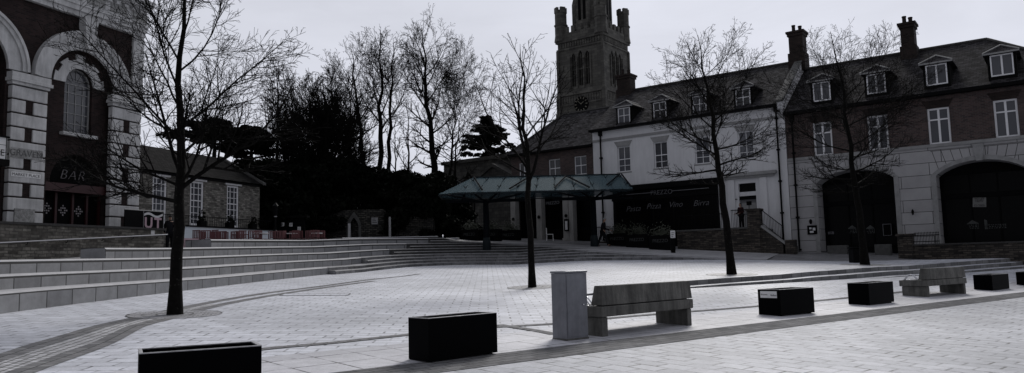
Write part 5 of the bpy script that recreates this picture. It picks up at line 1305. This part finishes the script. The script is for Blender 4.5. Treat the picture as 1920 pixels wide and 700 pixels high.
pB=cafe_chair(*g2); first=True
for px,Y in [(524,39),(533,40.5),(541,39.5),(549,41),(558,39.5),(566,41),(574,39.5),(581,41),(588,40),(604,42)]:
    p=onU(px,Y)
    if first: pB.location=p; pB.rotation_euler=(0,0,rnd.uniform(0,6.28)); first=False
    else: copy_tree(pB,p,rnd.uniform(0,6.28))
tt=cafe_table('small round dark red café table among the red chairs by the mural wall','café tables'); f_=True
for px,Y in [(402,39),(434,39.5),(452,39.8),(490,39.2)]:
    p=onU(px,Y)
    if f_: tt.location=p; f_=False
    else: copy_tree(tt,p,0)
tt=cafe_table('round café table with pale top among the red chairs by the notice hoarding','pale café tables','paper'); f_=True
for px,Y in [(489,37.5),(545,40),(592,41)]:
    p=onU(px,Y)
    if f_: tt.location=p; f_=False
    else: copy_tree(tt,p,0)
tt['label']='round café table with pale top among the red terrace chairs'
for o in [o for o in bpy.data.objects if o.get('group')=='pale café tables']: o['label']='round café table with pale top among the red terrace chairs'
# slatted striped barrier bench nearest the trunk
p0=onU(342,32); p1_=onU(372,33.0); dd=(p1_-p0).to_2d(); sb=Fr(p0.to_2d(),dd,(dd.y,-dd.x)); LL=dd.length
rt=empty('slatted_bench',p0,'pale and dark red striped slatted bench just right of the big near tree trunk','bench')
mb=MB(); mb.box(sb,0,LL,p0.z+.42,p0.z+.52,0,.03); mb.box(sb,0,LL,p0.z+.0,p0.z+.04,0,.03); mb.build('board',M['pink'],rt)
mb=MB(); n=13
for k in range(n): t=k*LL/n; mb.prism(sb,[(t+.06,p0.z+.05),(t+.10,p0.z+.05),(t+.04,p0.z+.41),(t,p0.z+.41)],0,.03)
mb.build('slat',M['pink'],rt)
mb=MB(); mb.box(sb,0,LL,p0.z+.05,p0.z+.42,-.03,-.005); mb.build('backing',M['chair'],rt)
# dark lamp column at the café end
def lampcol(px,Y,ptop,label):
    p=onU(px,Y); r=ray(px,ptop); zt=EYE+r.z/r.y*Y
    rt=empty('lamp_column',p,label,'street lamp'); mb=MB(); mb.tube([p-Vector((0,0,.2)),p+Vector((0,0,.9)),Vector((p.x,p.y,p.z+.95)),Vector((p.x,p.y,zt-.7))],[.14,.12,.06,.045],10); mb.build('column',M['black'],rt)
    mb=MB(); mb.lathe((p.x,p.y),[(.10,zt-.62),(.16,zt-.1),(.18,zt-.08),(.02,zt+.12)],8); mb.build('lantern_cap',M['black'],rt)
    mb=MB(); mb.lathe((p.x,p.y),[(.08,zt-.66),(.13,zt-.25),(.13,zt-.22)],8); mb.build('lantern_glass',M['lamp'],rt)
lampcol(516,40.5,384,'black lamp column with a small pale lantern at the right end of the café')
rt=p=None
# ---- planters with shop name in front of the restaurant
def nameplanter(px,py,Y,label,plantonly=False):
    r=ray(px,py); x=r.x/r.y*Y; z=EYE+r.z/r.y*Y; q=Vector((x,Y)); zb=UP(x,Y)-.05
    rt=empty('restaurant_planter',(x,Y,zb),label,'planter','dark planters with bushy plants before the restaurant')
    fr=Fr(q,R.d,R.n); mb=MB(); top=z+.32
    mb.box(fr,-.72,.72,zb,top,-.25,.22); mb.build('box',M['black'],rt,bevel=.01)
    mb=MB(); rn=random.Random(px)
    for _ in range(420):
        c=fr.pt(rn.gauss(0,.32),top+abs(rn.gauss(0,.26)),rn.gauss(0,.13)); d=Vector((rn.gauss(0,1),rn.gauss(0,1),rn.gauss(0,1))).normalized()*rn.uniform(.04,.09); e=d.orthogonal().normalized()*.03
        mb.face([c-d,c+e,c+d,c-e])
    mb.build('plant',M['plantl'],rt,fix=False)
    text('lettering','PREZZO',.26,fr.pt(0,z,.225),(-R.d.x,-R.d.y,0),(0,0,1),M['faint'],rt,.004)
M['plantl']=plain('planter_foliage',(.045,.05,.035),.8,var=.6,scale=8)
for px,py,Y,l in ((884,440,49,'dark planter with shop name at the far left end of the restaurant terrace'),(921,440,49,'dark planter with shop name directly behind the left canopy post'),(957,441,50.5,'dark planter with shop name by the leftmost stone column'),(1160,448,46.5,'dark planter with shop name left of the three before the restaurant windows'),(1197,450,45,'dark planter with shop name, middle of the three before the restaurant windows'),(1241,452,43.4,'dark planter with shop name right of the three, beside the signed bollard')):
    nameplanter(px,py,Y,l)
# dark hedge/troughs at the left restaurant terrace
# white chair by restaurant door
p=Vector((ray(1031,445).x/ray(1031,445).y*50.5,50.5)); z=UP(p.x,p.y)-.012
o_=Fr(p,(1,0),(0,1)); wc_=empty('white_chair',(p.x,p.y,z),'small pale chair standing alone by the restaurant doorway','chair')
mb=MB(); mb.box(o_,-.2,.22,z+.42,z+.46,-.2,.2); mb.build('seat',M['paper'],wc_); mb=MB(); mb.box(o_,-.24,-.2,z+.45,z+.86,-.2,.2); mb.build('backrest',M['paper'],wc_)
for a in (-.2,.2):
    for b in (-.18,.18): mb=MB(); mb.tube([(p.x+a*1.1,p.y+b,z),(p.x+a,p.y+b,z+.43)],.018,5); mb.build('leg',M['paper'],wc_)
# bollard with a sign
r=ray(1262,470); Y=41.2; x=r.x/r.y*Y; z=UP(x,Y)-.02
bl=empty('signed_bollard',(x,Y,z),'black square bollard with a white notice at its top on the footway before the restaurant','bollard')
mb=MB(); zt=EYE+ray(1262,432).z/ray(1262,432).y*Y; mb.abox((x,Y,(z+zt)/2),(.22,.22,zt-z)); mb.build('post',M['black'],bl,bevel=.02)
fr=Fr((x,Y),(1,0),(0,-1)); mb=MB(); mb.box(fr,-.13,.13,zt-.42,zt-.02,.112,.12); pl=mb.build('notice',M['paper'],bl)
mb=MB()
for k in range(3): mb.box(fr,-.08,.08-.03*k,zt-.16-.09*k,zt-.13-.09*k,.121,.123)
mb.build('print',M['ink'],pl)
# litter bin by the fourth tree
r=ray(1606,478); Y=33.6; x=r.x/r.y*Y; z=G(x,Y); 
bi=empty('litter_bin',(x,Y,z),'dark square litter bin just left of the right-hand tree trunk','litter bin'); mb=MB(); mb.abox((x,Y,z+.3),(.5,.5,.6)); mb.build('body',M['black'],bi,bevel=.02); mb=MB(); mb.abox((x,Y,z+.66),(.56,.56,.06)); mb.build('lid',M['black'],bi,bevel=.02); mb=MB(); mb.abox((x,Y,z+.615),(.4,.4,.03)); mb.build('opening',M['dark'],bi)
# ================================================================ TREES
def rdir(rn): 
    while True:
        v=Vector((rn.uniform(-1,1),rn.uniform(-1,1),rn.uniform(-1,1)))
        if .05<v.length<1: return v.normalized()
def branch(tr,cr,p,d,Lg,r,lv,rn,prm):
    """grow one branch and its children; tr: limbs mesh, cr: twig mesh"""
    n=max(2,int(Lg/prm['seg'][lv])); n=min(n,9); st=Lg/n; pts=[p.copy()]; rad=[r]; dirs=[d.copy()]
    for i in range(n):
        d=(d+rdir(rn)*prm['wig'][lv]+Vector((0,0,prm['up'][lv]))*st).normalized(); p=p+d*st; pts.append(p.copy()); rad.append(max(prm['rmin'],r*(1-(i+1)/n*.82))); dirs.append(d.copy())
    (tr if lv<=prm['tl'] else cr).tube(pts,rad,(8,6,4,3,3,3)[lv],False)
    if lv>=prm['lv']: return
    k=prm['kids'][lv]; k=max(1,int(k*Lg/prm['ref'][lv]+rn.random()))
    for j in range(k):
        q=prm['q0'][lv]+(1-prm['q0'][lv])*(j+rn.random())/k; q=min(q,.98); x=q*n; i=min(int(x),n-1); pp=pts[i].lerp(pts[i+1],x-i); dd=dirs[i+1]
        s=dd.cross(rdir(rn)); s=s.normalized() if s.length>.01 else Vector((1,0,0)); a=math.radians(prm['ang'][lv]+rn.uniform(-12,12))
        nd=(dd*math.cos(a)+s*math.sin(a)).normalized()
        if nd.z<-.15: nd.z*=.3; nd.normalize()
        branch(tr,cr,pp,nd,Lg*prm['len'][lv]*(1.12-q*.65)*rn.uniform(.75,1.15),max(prm['rmin'],(rad[i])*.62),lv+1,rn,prm)
BASE=dict(seg=[.5,.4,.3,.25,.2],wig=[.05,.14,.2,.25,.3],up=[.02,.16,.25,.3,.3],rmin=.006,tl=1,lv=4,kids=[0,7,6,4,0],ref=[1,2.6,1.4,.7,1],q0=[.3,.18,.15,.15,0],ang=[55,42,45,42,40],len=[.5,.52,.52,.55,.5])
def bare_tree(name,base,Hh,r,clear,spread,nl,seed,label,cat='tree',group=None,prm=None,top=(0,0),mat='bark',elev=(18,62),stems=None,limbs=None,flare=1.25,pw=.5,lowlen=1.0,env=None,fmax=.96):
    rn=random.Random(seed); q=dict(BASE); q.update(prm or {}); b=Vector(base)
    root=empty(name,b,label,cat,group); tr=MB(); cr=MB()
    def leader(b,top,Hh,r,clear,nl,c0=0.0):
        n=14; pts=[];rad=[]; wob=[Vector((0,0,0))]
        for i in range(n+1):
            f=i/n; off=Vector((top[0]*f**1.3,top[1]*f**1.3,Hh*f)); off+=Vector((rn.gauss(0,1),rn.gauss(0,1),0))*(.012*Hh*(f>.15)*min(f*2,1)*.5); pts.append(b+off); rr=r*(flare if i==0 else 1)*(1-.25*min(1,f*Hh/clear)) if f*Hh<clear else r*.75*(1-(f*Hh-clear)/(Hh-clear)*.93); rad.append(max(q['rmin'],rr))
        tr.tube([b-Vector((0,0,.3))]+pts,[rad[0]*1.15]+rad,10,False)
        for k in range(nl):
            f=(k+.15+rn.random()*.6)/nl; f=f**1.15; hz=clear+(Hh*fmax-clear)*f; x=hz/Hh*n; i=min(int(x),n-1); pp=pts[i].lerp(pts[i+1],x-i)
            az=k*2.399+rn.uniform(-.4,.4)+seed; el=math.radians(lerp(elev[0],elev[1],f)+rn.uniform(-8,8))
            ln=spread*lerp(lowlen,.28,f**1.2)*rn.uniform(.85,1.2)/max(.6,math.cos(el))
            if env:
                cz,rx,rz=env; D_=Vector((math.cos(az)*math.cos(el)/rx,math.sin(az)*math.cos(el)/rx,math.sin(el)/rz)); O_=Vector(((pp.x-b.x-top[0]*.6)/rx,(pp.y-b.y-top[1]*.6)/rx,(pp.z-b.z-cz)/rz))
                A_=D_.dot(D_); B2=O_.dot(D_); C_=O_.dot(O_)-1; dis=B2*B2-A_*C_
                ln=max(.5,((-B2+math.sqrt(dis))/A_ if dis>0 else .6))*rn.uniform(.78,1.0)
            branch(tr,cr,pp,Vector((math.cos(az)*math.cos(el),math.sin(az)*math.cos(el),math.sin(el))),ln,max(.012,rad[i]*q.get('lr',.5)),1,rn,q)
    if stems:
        for (dx,dy,tx,ty,h,rr) in stems: leader(b+Vector((dx,dy,0)),(tx,ty),h,rr,clear,nl)
    else: leader(b,top,Hh,r,clear,nl)
    for (h,az,el,ln,rr) in (limbs or []):
        branch(tr,cr,b+Vector((top[0]*(h/Hh)**1.3,top[1]*(h/Hh)**1.3,h)),Vector((math.cos(az)*math.cos(el),math.sin(az)*math.cos(el),math.sin(el))),ln,rr,1,rn,q)
    tr.build('trunk',M[mat],root,smooth=True,fix=False); cr.build('crown',M[mat],root,fix=False)
    return root
c=grate(328,590,.92,'tree grate round the foot of the large near tree at left')
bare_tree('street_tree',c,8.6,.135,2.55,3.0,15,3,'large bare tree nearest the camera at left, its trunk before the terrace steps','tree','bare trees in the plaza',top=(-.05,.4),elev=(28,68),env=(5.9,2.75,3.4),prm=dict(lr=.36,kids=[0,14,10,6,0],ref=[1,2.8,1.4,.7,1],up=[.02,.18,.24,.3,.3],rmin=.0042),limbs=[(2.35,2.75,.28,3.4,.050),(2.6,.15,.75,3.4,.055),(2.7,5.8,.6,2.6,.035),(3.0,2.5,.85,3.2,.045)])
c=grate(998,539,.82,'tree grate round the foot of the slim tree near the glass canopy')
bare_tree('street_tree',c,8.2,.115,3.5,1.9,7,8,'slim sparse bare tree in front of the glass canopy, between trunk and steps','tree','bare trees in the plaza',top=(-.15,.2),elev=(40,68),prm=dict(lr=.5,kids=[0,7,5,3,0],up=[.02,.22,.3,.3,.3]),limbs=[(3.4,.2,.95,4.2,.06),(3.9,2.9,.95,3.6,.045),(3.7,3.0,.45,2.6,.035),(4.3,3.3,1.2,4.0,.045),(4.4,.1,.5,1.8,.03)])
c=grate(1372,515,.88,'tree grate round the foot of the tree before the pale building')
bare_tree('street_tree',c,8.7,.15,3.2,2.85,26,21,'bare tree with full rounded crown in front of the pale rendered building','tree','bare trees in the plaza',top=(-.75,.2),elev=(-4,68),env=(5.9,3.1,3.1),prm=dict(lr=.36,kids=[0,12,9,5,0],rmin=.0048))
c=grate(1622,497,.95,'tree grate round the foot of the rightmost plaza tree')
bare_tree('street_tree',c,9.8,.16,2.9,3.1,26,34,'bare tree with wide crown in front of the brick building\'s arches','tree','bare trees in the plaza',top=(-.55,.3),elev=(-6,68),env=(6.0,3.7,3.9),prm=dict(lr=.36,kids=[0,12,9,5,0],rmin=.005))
def at(px,Y,z=3.0): r=ray(px,450); return Vector((r.x/r.y*Y,Y,z))
def htop(py,px,Y,z=3.0): r=ray(px,py); return EYE+r.z/r.y*Y-z
FARP=dict(seg=[1.2,.9,.7,.5,.4],rmin=.014,kids=[0,11,9,7,0],ref=[1,5,2.6,1.3,1],up=[.01,.09,.12,.15,.15],tl=2)
# two tall groups on the skyline
bare_tree('tall_tree',at(708,60),0,.3,8.5,2.6,12,5,'tall bare three-stemmed tree with narrow fan crown, left of the skyline pair','tree','tall bare trees on the skyline',stems=[(-.5,0,-1.7,0,htop(85,680,60),.22),(.1,.3,.2,0,htop(55,705,60),.26),(.55,0,.9,.3,htop(72,730,60),.20)],elev=(35,72),env=(13.5,3.6,4.3),prm=dict(FARP,lr=.4,rmin=.010),mat='bark2')
bare_tree('tall_tree',at(822,62),htop(36,800,62),.42,6.5,3.6,24,9,'tallest bare tree on the skyline with a straight trunk, right of the pair','tree','tall bare trees on the skyline',top=(-.9,0),elev=(25,68),env=(13.2,3.4,7.0),prm=dict(FARP,lr=.42,rmin=.010),mat='bark2',stems=[(0,0,-1.1,0,htop(52,800,62),.36),(.5,.3,1.2,0,htop(190,850,62),.16)])
bare_tree('small_tree',at(766,64),htop(190,765,64),.18,4,2.4,12,13,'small bare tree between the two tall skyline trees','tree',None,elev=(30,60),prm=FARP,mat='bark2')
bare_tree('small_tree',at(845,58),htop(205,850,58),.16,3.5,2.2,10,14,'small bare tree leaning beside the right-hand tall trunk','tree',None,elev=(20,60),prm=FARP,mat='bark2',top=(.9,0))
bare_tree('small_tree',at(518,52),htop(108,525,52),.16,5,2.2,12,15,'slender bare tree rising at the left edge of the dense dark tree','tree',None,elev=(25,65),prm=FARP,mat='bark2')
bare_tree('small_tree',at(742,55),htop(235,745,55),.14,2.5,2.0,10,16,'low twiggy tree in front of the skyline pair','tree',None,elev=(20,60),prm=FARP,mat='bark2')
# dense rounded tree
bare_tree('dense_tree',at(606,54),htop(150,600,54),.4,2.0,4.6,44,19,'dense dark round-headed tree with a thicket of fine upright twigs','tree',None,elev=(12,78),env=(7.0,5.0,5.5),fmax=.5,prm=dict(lr=.35,seg=[1.2,.9,.7,.5,.4],rmin=.011,kids=[0,11,8,5,0],ref=[1,4,2.2,1.1,1],up=[.01,.13,.2,.2,.2],tl=1,ang=[50,38,35,32,30]),mat='bark2')
bare_tree('dense_tree',at(532,57),htop(165,540,57),.3,2.5,3.4,24,20,'smaller dense tree joined to the left side of the round-headed tree','tree',None,elev=(12,75),env=(6.8,3.2,5.6),fmax=.62,prm=dict(lr=.35,seg=[1.2,.9,.7,.5,.4],rmin=.011,kids=[0,11,8,5,0],ref=[1,4,2.2,1.1,1],up=[.01,.13,.2,.2,.2],tl=1,ang=[50,38,35,32,30]),mat='bark2')
bare_tree('dense_tree',at(655,58),htop(165,650,58),.3,2.5,3.2,22,22,'smaller dense tree joined to the right side of the round-headed tree','tree',None,elev=(12,75),env=(6.2,3.3,4.4),fmax=.62,prm=dict(lr=.35,seg=[1.2,.9,.7,.5,.4],rmin=.011,kids=[0,11,8,5,0],ref=[1,4,2.2,1.1,1],up=[.01,.13,.2,.2,.2],tl=1,ang=[50,38,35,32,30]),mat='bark2')
# evergreen masses
def leafmass(mb,c,rx,ry,rz,n,rn,s=(.10,.22),shell_=.35):
    for _ in range(n):
        v=rdir(rn)*(rn.random()**shell_); p=Vector((c.x+v.x*rx,c.y+v.y*ry,c.z+v.z*rz)); d=rdir(rn)*rn.uniform(*s); e=d.cross(rdir(rn)); e=(e.normalized() if e.length>1e-3 else Vector((1,0,0)))*d.length*.6
        k=len(mb.v); mb.v+=[p-d,p+e,p+d,p-e]; mb.f.append((k,k+1,k+2,k+3)); mb.uv.append(None); mb.mi.append(0)
def evergreen(name,px,Y,ptop,w,label,seed,cat='shrub',clumps=26,per=230,z0=2.8,mat='leaf',flat=.6,squat=1.0):
    rn=random.Random(seed); b=at(px,Y,z0); Hh=htop(ptop,px,Y,z0); root=empty(name,b,label,cat); mb=MB(); tk=MB(); tk.tube([b,b+Vector((.1,0,Hh*.5)),b+Vector((0,.1,Hh*.9))],[.16,.12,.04],7); tk.build('trunk',M['bark2'],root)
    for _ in range(clumps):
        f=rn.random()**.8; a=rn.uniform(0,6.28); rr=w/2*math.sqrt(rn.random())*math.sqrt(max(.1,1-(f*.92)**2.2)); c=b+Vector((math.cos(a)*rr,math.sin(a)*rr*.8,Hh*(.08+.84*f))); s=rn.uniform(.55,1.1)*w*.16
        leafmass(mb,c,s*1.2,s*1.2,s*flat,per,rn)
    mb.build('crown' if cat!='shrub' else 'foliage',M[mat],root,fix=False); return root
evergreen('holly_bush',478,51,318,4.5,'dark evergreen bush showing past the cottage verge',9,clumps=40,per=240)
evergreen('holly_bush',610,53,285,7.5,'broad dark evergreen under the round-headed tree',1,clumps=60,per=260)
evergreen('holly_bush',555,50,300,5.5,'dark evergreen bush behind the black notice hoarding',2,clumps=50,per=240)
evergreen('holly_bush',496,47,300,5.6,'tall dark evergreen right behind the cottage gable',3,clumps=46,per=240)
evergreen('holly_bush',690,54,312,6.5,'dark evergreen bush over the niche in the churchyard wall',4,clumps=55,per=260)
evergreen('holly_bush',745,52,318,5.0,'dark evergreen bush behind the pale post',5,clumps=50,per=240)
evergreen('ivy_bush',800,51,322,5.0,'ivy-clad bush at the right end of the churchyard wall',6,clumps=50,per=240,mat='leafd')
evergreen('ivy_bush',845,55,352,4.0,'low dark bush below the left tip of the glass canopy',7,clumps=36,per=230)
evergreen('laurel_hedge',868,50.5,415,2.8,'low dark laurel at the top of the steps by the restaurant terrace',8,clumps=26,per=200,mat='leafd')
def cedar(px,Y,ptop,w,label,seed,tiers=9,z0=3.0,pbot=300,mat='leaf'):
    rn=random.Random(seed); b=at(px,Y,z0); Hh=htop(ptop,px,Y,z0); zb=htop(pbot,px,Y,z0); root=empty('cedar_tree',b,label,'tree'); tk=MB(); mb=MB(); tk.tube([b,b+Vector((0,0,Hh*.6)),b+Vector((.1,0,Hh*.95))],[.35,.22,.05],8)
    for i in range(tiers):
        f=i/(tiers-1); z=lerp(zb,Hh*.97,f); ww=w/2*(1-.75*f**1.6)
        for k in range(5):
            a=rn.uniform(0,6.28); e=b+Vector((math.cos(a)*ww,math.sin(a)*ww,z+rn.uniform(-.2,.3))); tk.tube([b+Vector((0,0,z-.3)),e],[.09,.03],5,False)
            for q in (.35,.6,.85,1.0): leafmass(mb,Vector((lerp(b.x,e.x,q),lerp(b.y,e.y,q),e.z+rn.uniform(-.15,.3))),w*.10*rn.uniform(.5,1.3),w*.10,w*.028,130,rn,s=(.06,.15))
    tk.build('trunk',M['bark2'],root,fix=False); mb.build('crown',M[mat],root,fix=False)
cedar(918,74,224,5.4,'dark spreading cedar left of the church tower',31,8,pbot=290)
cedar(398,50,232,6.2,'dark flat-topped pine above the cottage roof',32,4,pbot=262)
cedar(468,52,240,4.0,'dark pine between the cottage gable and the round-headed tree',33,5,pbot=290)
# ================================================================ PEOPLE
def skinned(name,chains,radii,mat,parent,sub=1):
    """chains: list of vertex-name chains, radii: dict name->(pos,r)"""
    names=[]; idx={}
    for ch in chains:
        for n in ch:
            if n not in idx: idx[n]=len(names); names.append(n)
    edges=set()
    for ch in chains:
        for a,b in zip(ch,ch[1:]): edges.add((idx[a],idx[b]))
    me=bpy.data.meshes.new(name+'_src'); me.from_pydata([tuple(radii[n][0]) for n in names],list(edges),[]); o=bpy.data.objects.new(name+'_src',me); COL.objects.link(o)
    md=o.modifiers.new('s','SKIN'); sl=me.skin_vertices[0] if me.skin_vertices else None
    if sl is None:
        bm=bmesh.new(); bm.from_mesh(me); bm.verts.layers.skin.verify(); bm.to_mesh(me); bm.free(); sl=me.skin_vertices[0]
    for i,n in enumerate(names):
        r=radii[n][1]; sl.data[i].radius=(r,r) if not isinstance(r,tuple) else r; sl.data[i].use_root=(i==0)
    sb=o.modifiers.new('b','SUBSURF'); sb.levels=sub; sb.render_levels=sub
    bpy.context.view_layer.update(); dg=bpy.context.evaluated_depsgraph_get(); m2=bpy.data.meshes.new_from_object(o.evaluated_get(dg)); bpy.data.objects.remove(o)
    m2.materials.clear(); m2.materials.append(mat)
    for p in m2.polygons: p.use_smooth=True
    r=bpy.data.objects.new(name,m2); COL.objects.link(r); r.parent=parent; return r
def person(loc,yaw,label,stride=.0,lean=0,coat='cloth',trous='cloth',cap=None,armbend=.2,h=1.74):
    root=empty('person',loc,label,'person'); root.rotation_euler=(0,0,yaw); root.scale=(h/1.74,)*3
    V=Vector; s=stride; ln=lean
    J=dict(pel=(V((0,0,.93)),.125),bel=(V((0,ln*.15,1.05)),.125),che=(V((0,ln*.4,1.28)),.15),nb=(V((0,ln*.6,1.45)),.07),nk=(V((0,ln*.68,1.52)),.05),ch=(V((0,ln*.8+.015,1.575)),.068),hd=(V((0,ln*.85+.005,1.65)),.090),tp=(V((0,ln*.9-.005,1.725)),.062),
        ns=(V((0,ln*.85+.115,1.628)),.014))
    for sd,nm in ((-1,'l'),(1,'r')):
        f=s*sd
        J['sh'+nm]=(V((sd*.17,ln*.5,1.40)),.068); J['el'+nm]=(V((sd*.235,ln*.35-f*.5-.02,1.12)),.046); J['wr'+nm]=(V((sd*.23,ln*.3-f*.9+armbend*.6,.90+armbend*.3)),.031)
        w=J['wr'+nm][0]; el=J['el'+nm][0]; dd=(w-el).normalized()
        J['pm'+nm]=(w+dd*.075,.034)
        for k,(ox,lg) in enumerate(((-.027,.075),(-.009,.085),(.009,.08),(.026,.065))):
            side=V((0,1,0)) if abs(dd.z)>.5 else V((1,0,0)); b=w+dd*.11+side*ox
            J['f%d'%k+nm]=(b+dd*.02,.0095); J['g%d'%k+nm]=(b+dd*lg+V((-sd*.015,0,-.005)),.008)
        J['t0'+nm]=(w+dd*.05+V((-sd*.01,.035,0)),.0115); J['t1'+nm]=(w+dd*.095+V((-sd*.015,.055,0)),.009)
        J['hp'+nm]=(V((sd*.085,0,.90)),.095); J['kn'+nm]=(V((sd*.095,f*.55+abs(s)*.08,.50)),.062); J['an'+nm]=(V((sd*.1,f*1.05-abs(s)*.04,.09)),.042); J['to'+nm]=(V((sd*.11,f*1.05+.15,.045)),.036)
    body=[['pel','bel','che','nb','nk','ch','hd','tp'],['hd','ns']]
    for nm in 'lr':
        body+= [['che','sh'+nm,'el'+nm,'wr'+nm,'pm'+nm],['pel','hp'+nm,'kn'+nm,'an'+nm,'to'+nm],['pm'+nm,'t0'+nm,'t1'+nm]]+[['pm'+nm,'f%d'%k+nm,'g%d'%k+nm] for k in range(4)]
    skinned('body',body,J,M['skin'],root)
    K=dict((a,(b[0],b[1]*1.22+.008)) for a,b in J.items())
    K['nb']=(J['nb'][0],.085); K['hem']=(J['pel'][0]+V((0,0,-.10)),.165); K['cuffl']=(J['wrl'][0],.048); K['cuffr']=(J['wrr'][0],.048)
    skinned('coat',[['hem','pel','bel','che','nb'],['che','shl','ell','cuffl'],['che','shr','elr','cuffr']],K,M[coat],root)
    K['hpl']=(J['hpl'][0],.112); K['hpr']=(J['hpr'][0],.112); K['knl']=(J['knl'][0],.082); K['knr']=(J['knr'][0],.082); K['anl']=(J['anl'][0],.064); K['anr']=(J['anr'][0],.064); K['pel']=(J['pel'][0],.14)
    skinned('trousers',[['pel','hpl','knl','anl'],['pel','hpr','knr','anr']],K,M[trous],root)
    hp=J['hd'][0]; Q=dict(a=(hp+V((0,-.03,-.02)),.088),b=(hp+V((0,-.015,.055)),.088),c=(hp+V((0,-.005,.10)),.05)); skinned('hair',[['a','b','c']],Q,M['hair' if not cap else cap],root)
    if cap: skinned('cap_peak',[['a','b']],dict(a=(hp+V((0,.08,.04)),.045),b=(hp+V((0,.14,.03)),.03)),M[cap],root)
    for nm in 'lr': skinned('shoe',[['a','b']],dict(a=(J['an'+nm][0]+V((0,0,-.03)),.05),b=(J['to'+nm][0],.044)),M['black'],root)
    return root
r=ray(1131,466); Y=45.5; x=r.x/r.y*Y; person(Vector((x,Y,UP(x,Y)-.01)),math.radians(-80),'person in black with a pale cap striding past the right-hand canopy post',stride=.30,lean=.16,cap='cap',armbend=.35,h=1.72)
r=ray(318,463); Y=35.5; x=r.x/r.y*Y; person(Vector((x,Y,UP(x,Y)-.15)),math.radians(25),'person in black walking up the ramp, half hidden by the big tree trunk',stride=.22,lean=.18,h=1.80)
t,z=R.inv(1391,428,1.2); pz=R.pt(t,zc if False else R.inv(1350,428.5,1.9)[1]-.1,1.2); person(pz,math.radians(120),'person in dark red standing at the raised entrance door of the pale building',stride=.05,lean=.05,coat='clothr',h=1.5,armbend=.5)
# ================================================================ SKY, SUN, CAMERA SETTINGS
SE=math.radians(38); AZ=math.radians(18)   # sun beyond the buildings, veiled
W=bpy.data.worlds.new('World'); S.world=W; W.use_nodes=True; nt=W.node_tree; N=nt.nodes; K=nt.links; bg=N['Background']
sk=N.new('ShaderNodeTexSky'); sk.sky_type='NISHITA'; sk.sun_disc=False; sk.sun_elevation=SE; sk.sun_rotation=AZ; sk.air_density=1.0; sk.dust_density=3.0; sk.ozone_density=1
bw=N.new('ShaderNodeRGBToBW'); K.new(sk.outputs[0],bw.inputs[0])
tc=N.new('ShaderNodeTexCoord'); sx=N.new('ShaderNodeSeparateXYZ'); K.new(tc.outputs['Generated'],sx.inputs[0])
# cloud layer, bright towards the veiled sun; unseen rear sky dimmed to darken facades
mp=N.new('ShaderNodeMapping'); mp.inputs['Scale'].default_value=(1.6,1.6,5.0); mp.inputs['Rotation'].default_value=(0,.2,.5); K.new(tc.outputs['Generated'],mp.inputs[0])
no=N.new('ShaderNodeTexNoise'); no.inputs['Scale'].default_value=2.6; no.inputs['Detail'].default_value=9; no.inputs['Roughness'].default_value=.55; no.inputs['Distortion'].default_value=.6; K.new(mp.outputs[0],no.inputs['Vector'])
cl=N.new('ShaderNodeMapRange'); K.new(no.outputs['Fac'],cl.inputs['Value']); cl.inputs['From Min'].default_value=.3; cl.inputs['From Max'].default_value=.7; cl.inputs['To Min'].default_value=.94; cl.inputs['To Max'].default_value=1.05
hz=N.new('ShaderNodeMapRange'); K.new(sx.outputs[2],hz.inputs['Value']); hz.inputs['From Min'].default_value=.0; hz.inputs['From Max'].default_value=.42; hz.inputs['To Min'].default_value=1.13; hz.inputs['To Max'].default_value=.97
dy=N.new('ShaderNodeMapRange'); dy.interpolation_type='SMOOTHSTEP'; K.new(sx.outputs[1],dy.inputs['Value']); dy.inputs['From Min'].default_value=-.55; dy.inputs['From Max'].default_value=.35; dy.inputs['To Min'].default_value=SKYBACK; dy.inputs['To Max'].default_value=1
m1=N.new('ShaderNodeMath'); m1.operation='MULTIPLY'; K.new(cl.outputs[0],m1.inputs[0]); K.new(dy.outputs[0],m1.inputs[1])
mxv=N.new('ShaderNodeMath'); mxv.operation='MULTIPLY_ADD'; K.new(bw.outputs[0],mxv.inputs[0]); mxv.inputs[1].default_value=.06; mxv.inputs[2].default_value=SKYV
m2=N.new('ShaderNodeMath'); m2.operation='MULTIPLY'; m0=N.new('ShaderNodeMath'); m0.operation='MULTIPLY'; K.new(m1.outputs[0],m0.inputs[0]); K.new(hz.outputs[0],m0.inputs[1]); K.new(m0.outputs[0],m2.inputs[0]); K.new(mxv.outputs[0],m2.inputs[1])
vs=N.new('ShaderNodeVectorMath'); vs.operation='SCALE'; vs.inputs[0].default_value=(.925,.95,1.06); K.new(m2.outputs[0],vs.inputs['Scale']); K.new(vs.outputs[0],bg.inputs['Color']); bg.inputs['Strength'].default_value=.1
sun=bpy.data.lights.new('sun','SUN'); sun.energy=SUNE; sun.angle=math.radians(18); sun.color=(1,.97,.93); so_=bpy.data.objects.new('sun',sun); COL.objects.link(so_)
dv=Vector((math.sin(AZ)*math.cos(SE),math.cos(AZ)*math.cos(SE),math.sin(SE))); so_.rotation_euler=dv.to_track_quat('Z','Y').to_euler()
S.render.engine='CYCLES'; S.view_settings.view_transform='Standard'; S.view_settings.look='None'; S.view_settings.exposure=EXPO; S.view_settings.gamma=1; S.view_settings.use_curve_mapping=False
S.cycles.max_bounces=6; S.cycles.transparent_max_bounces=12
S.render.resolution_x=1920; S.render.resolution_y=700
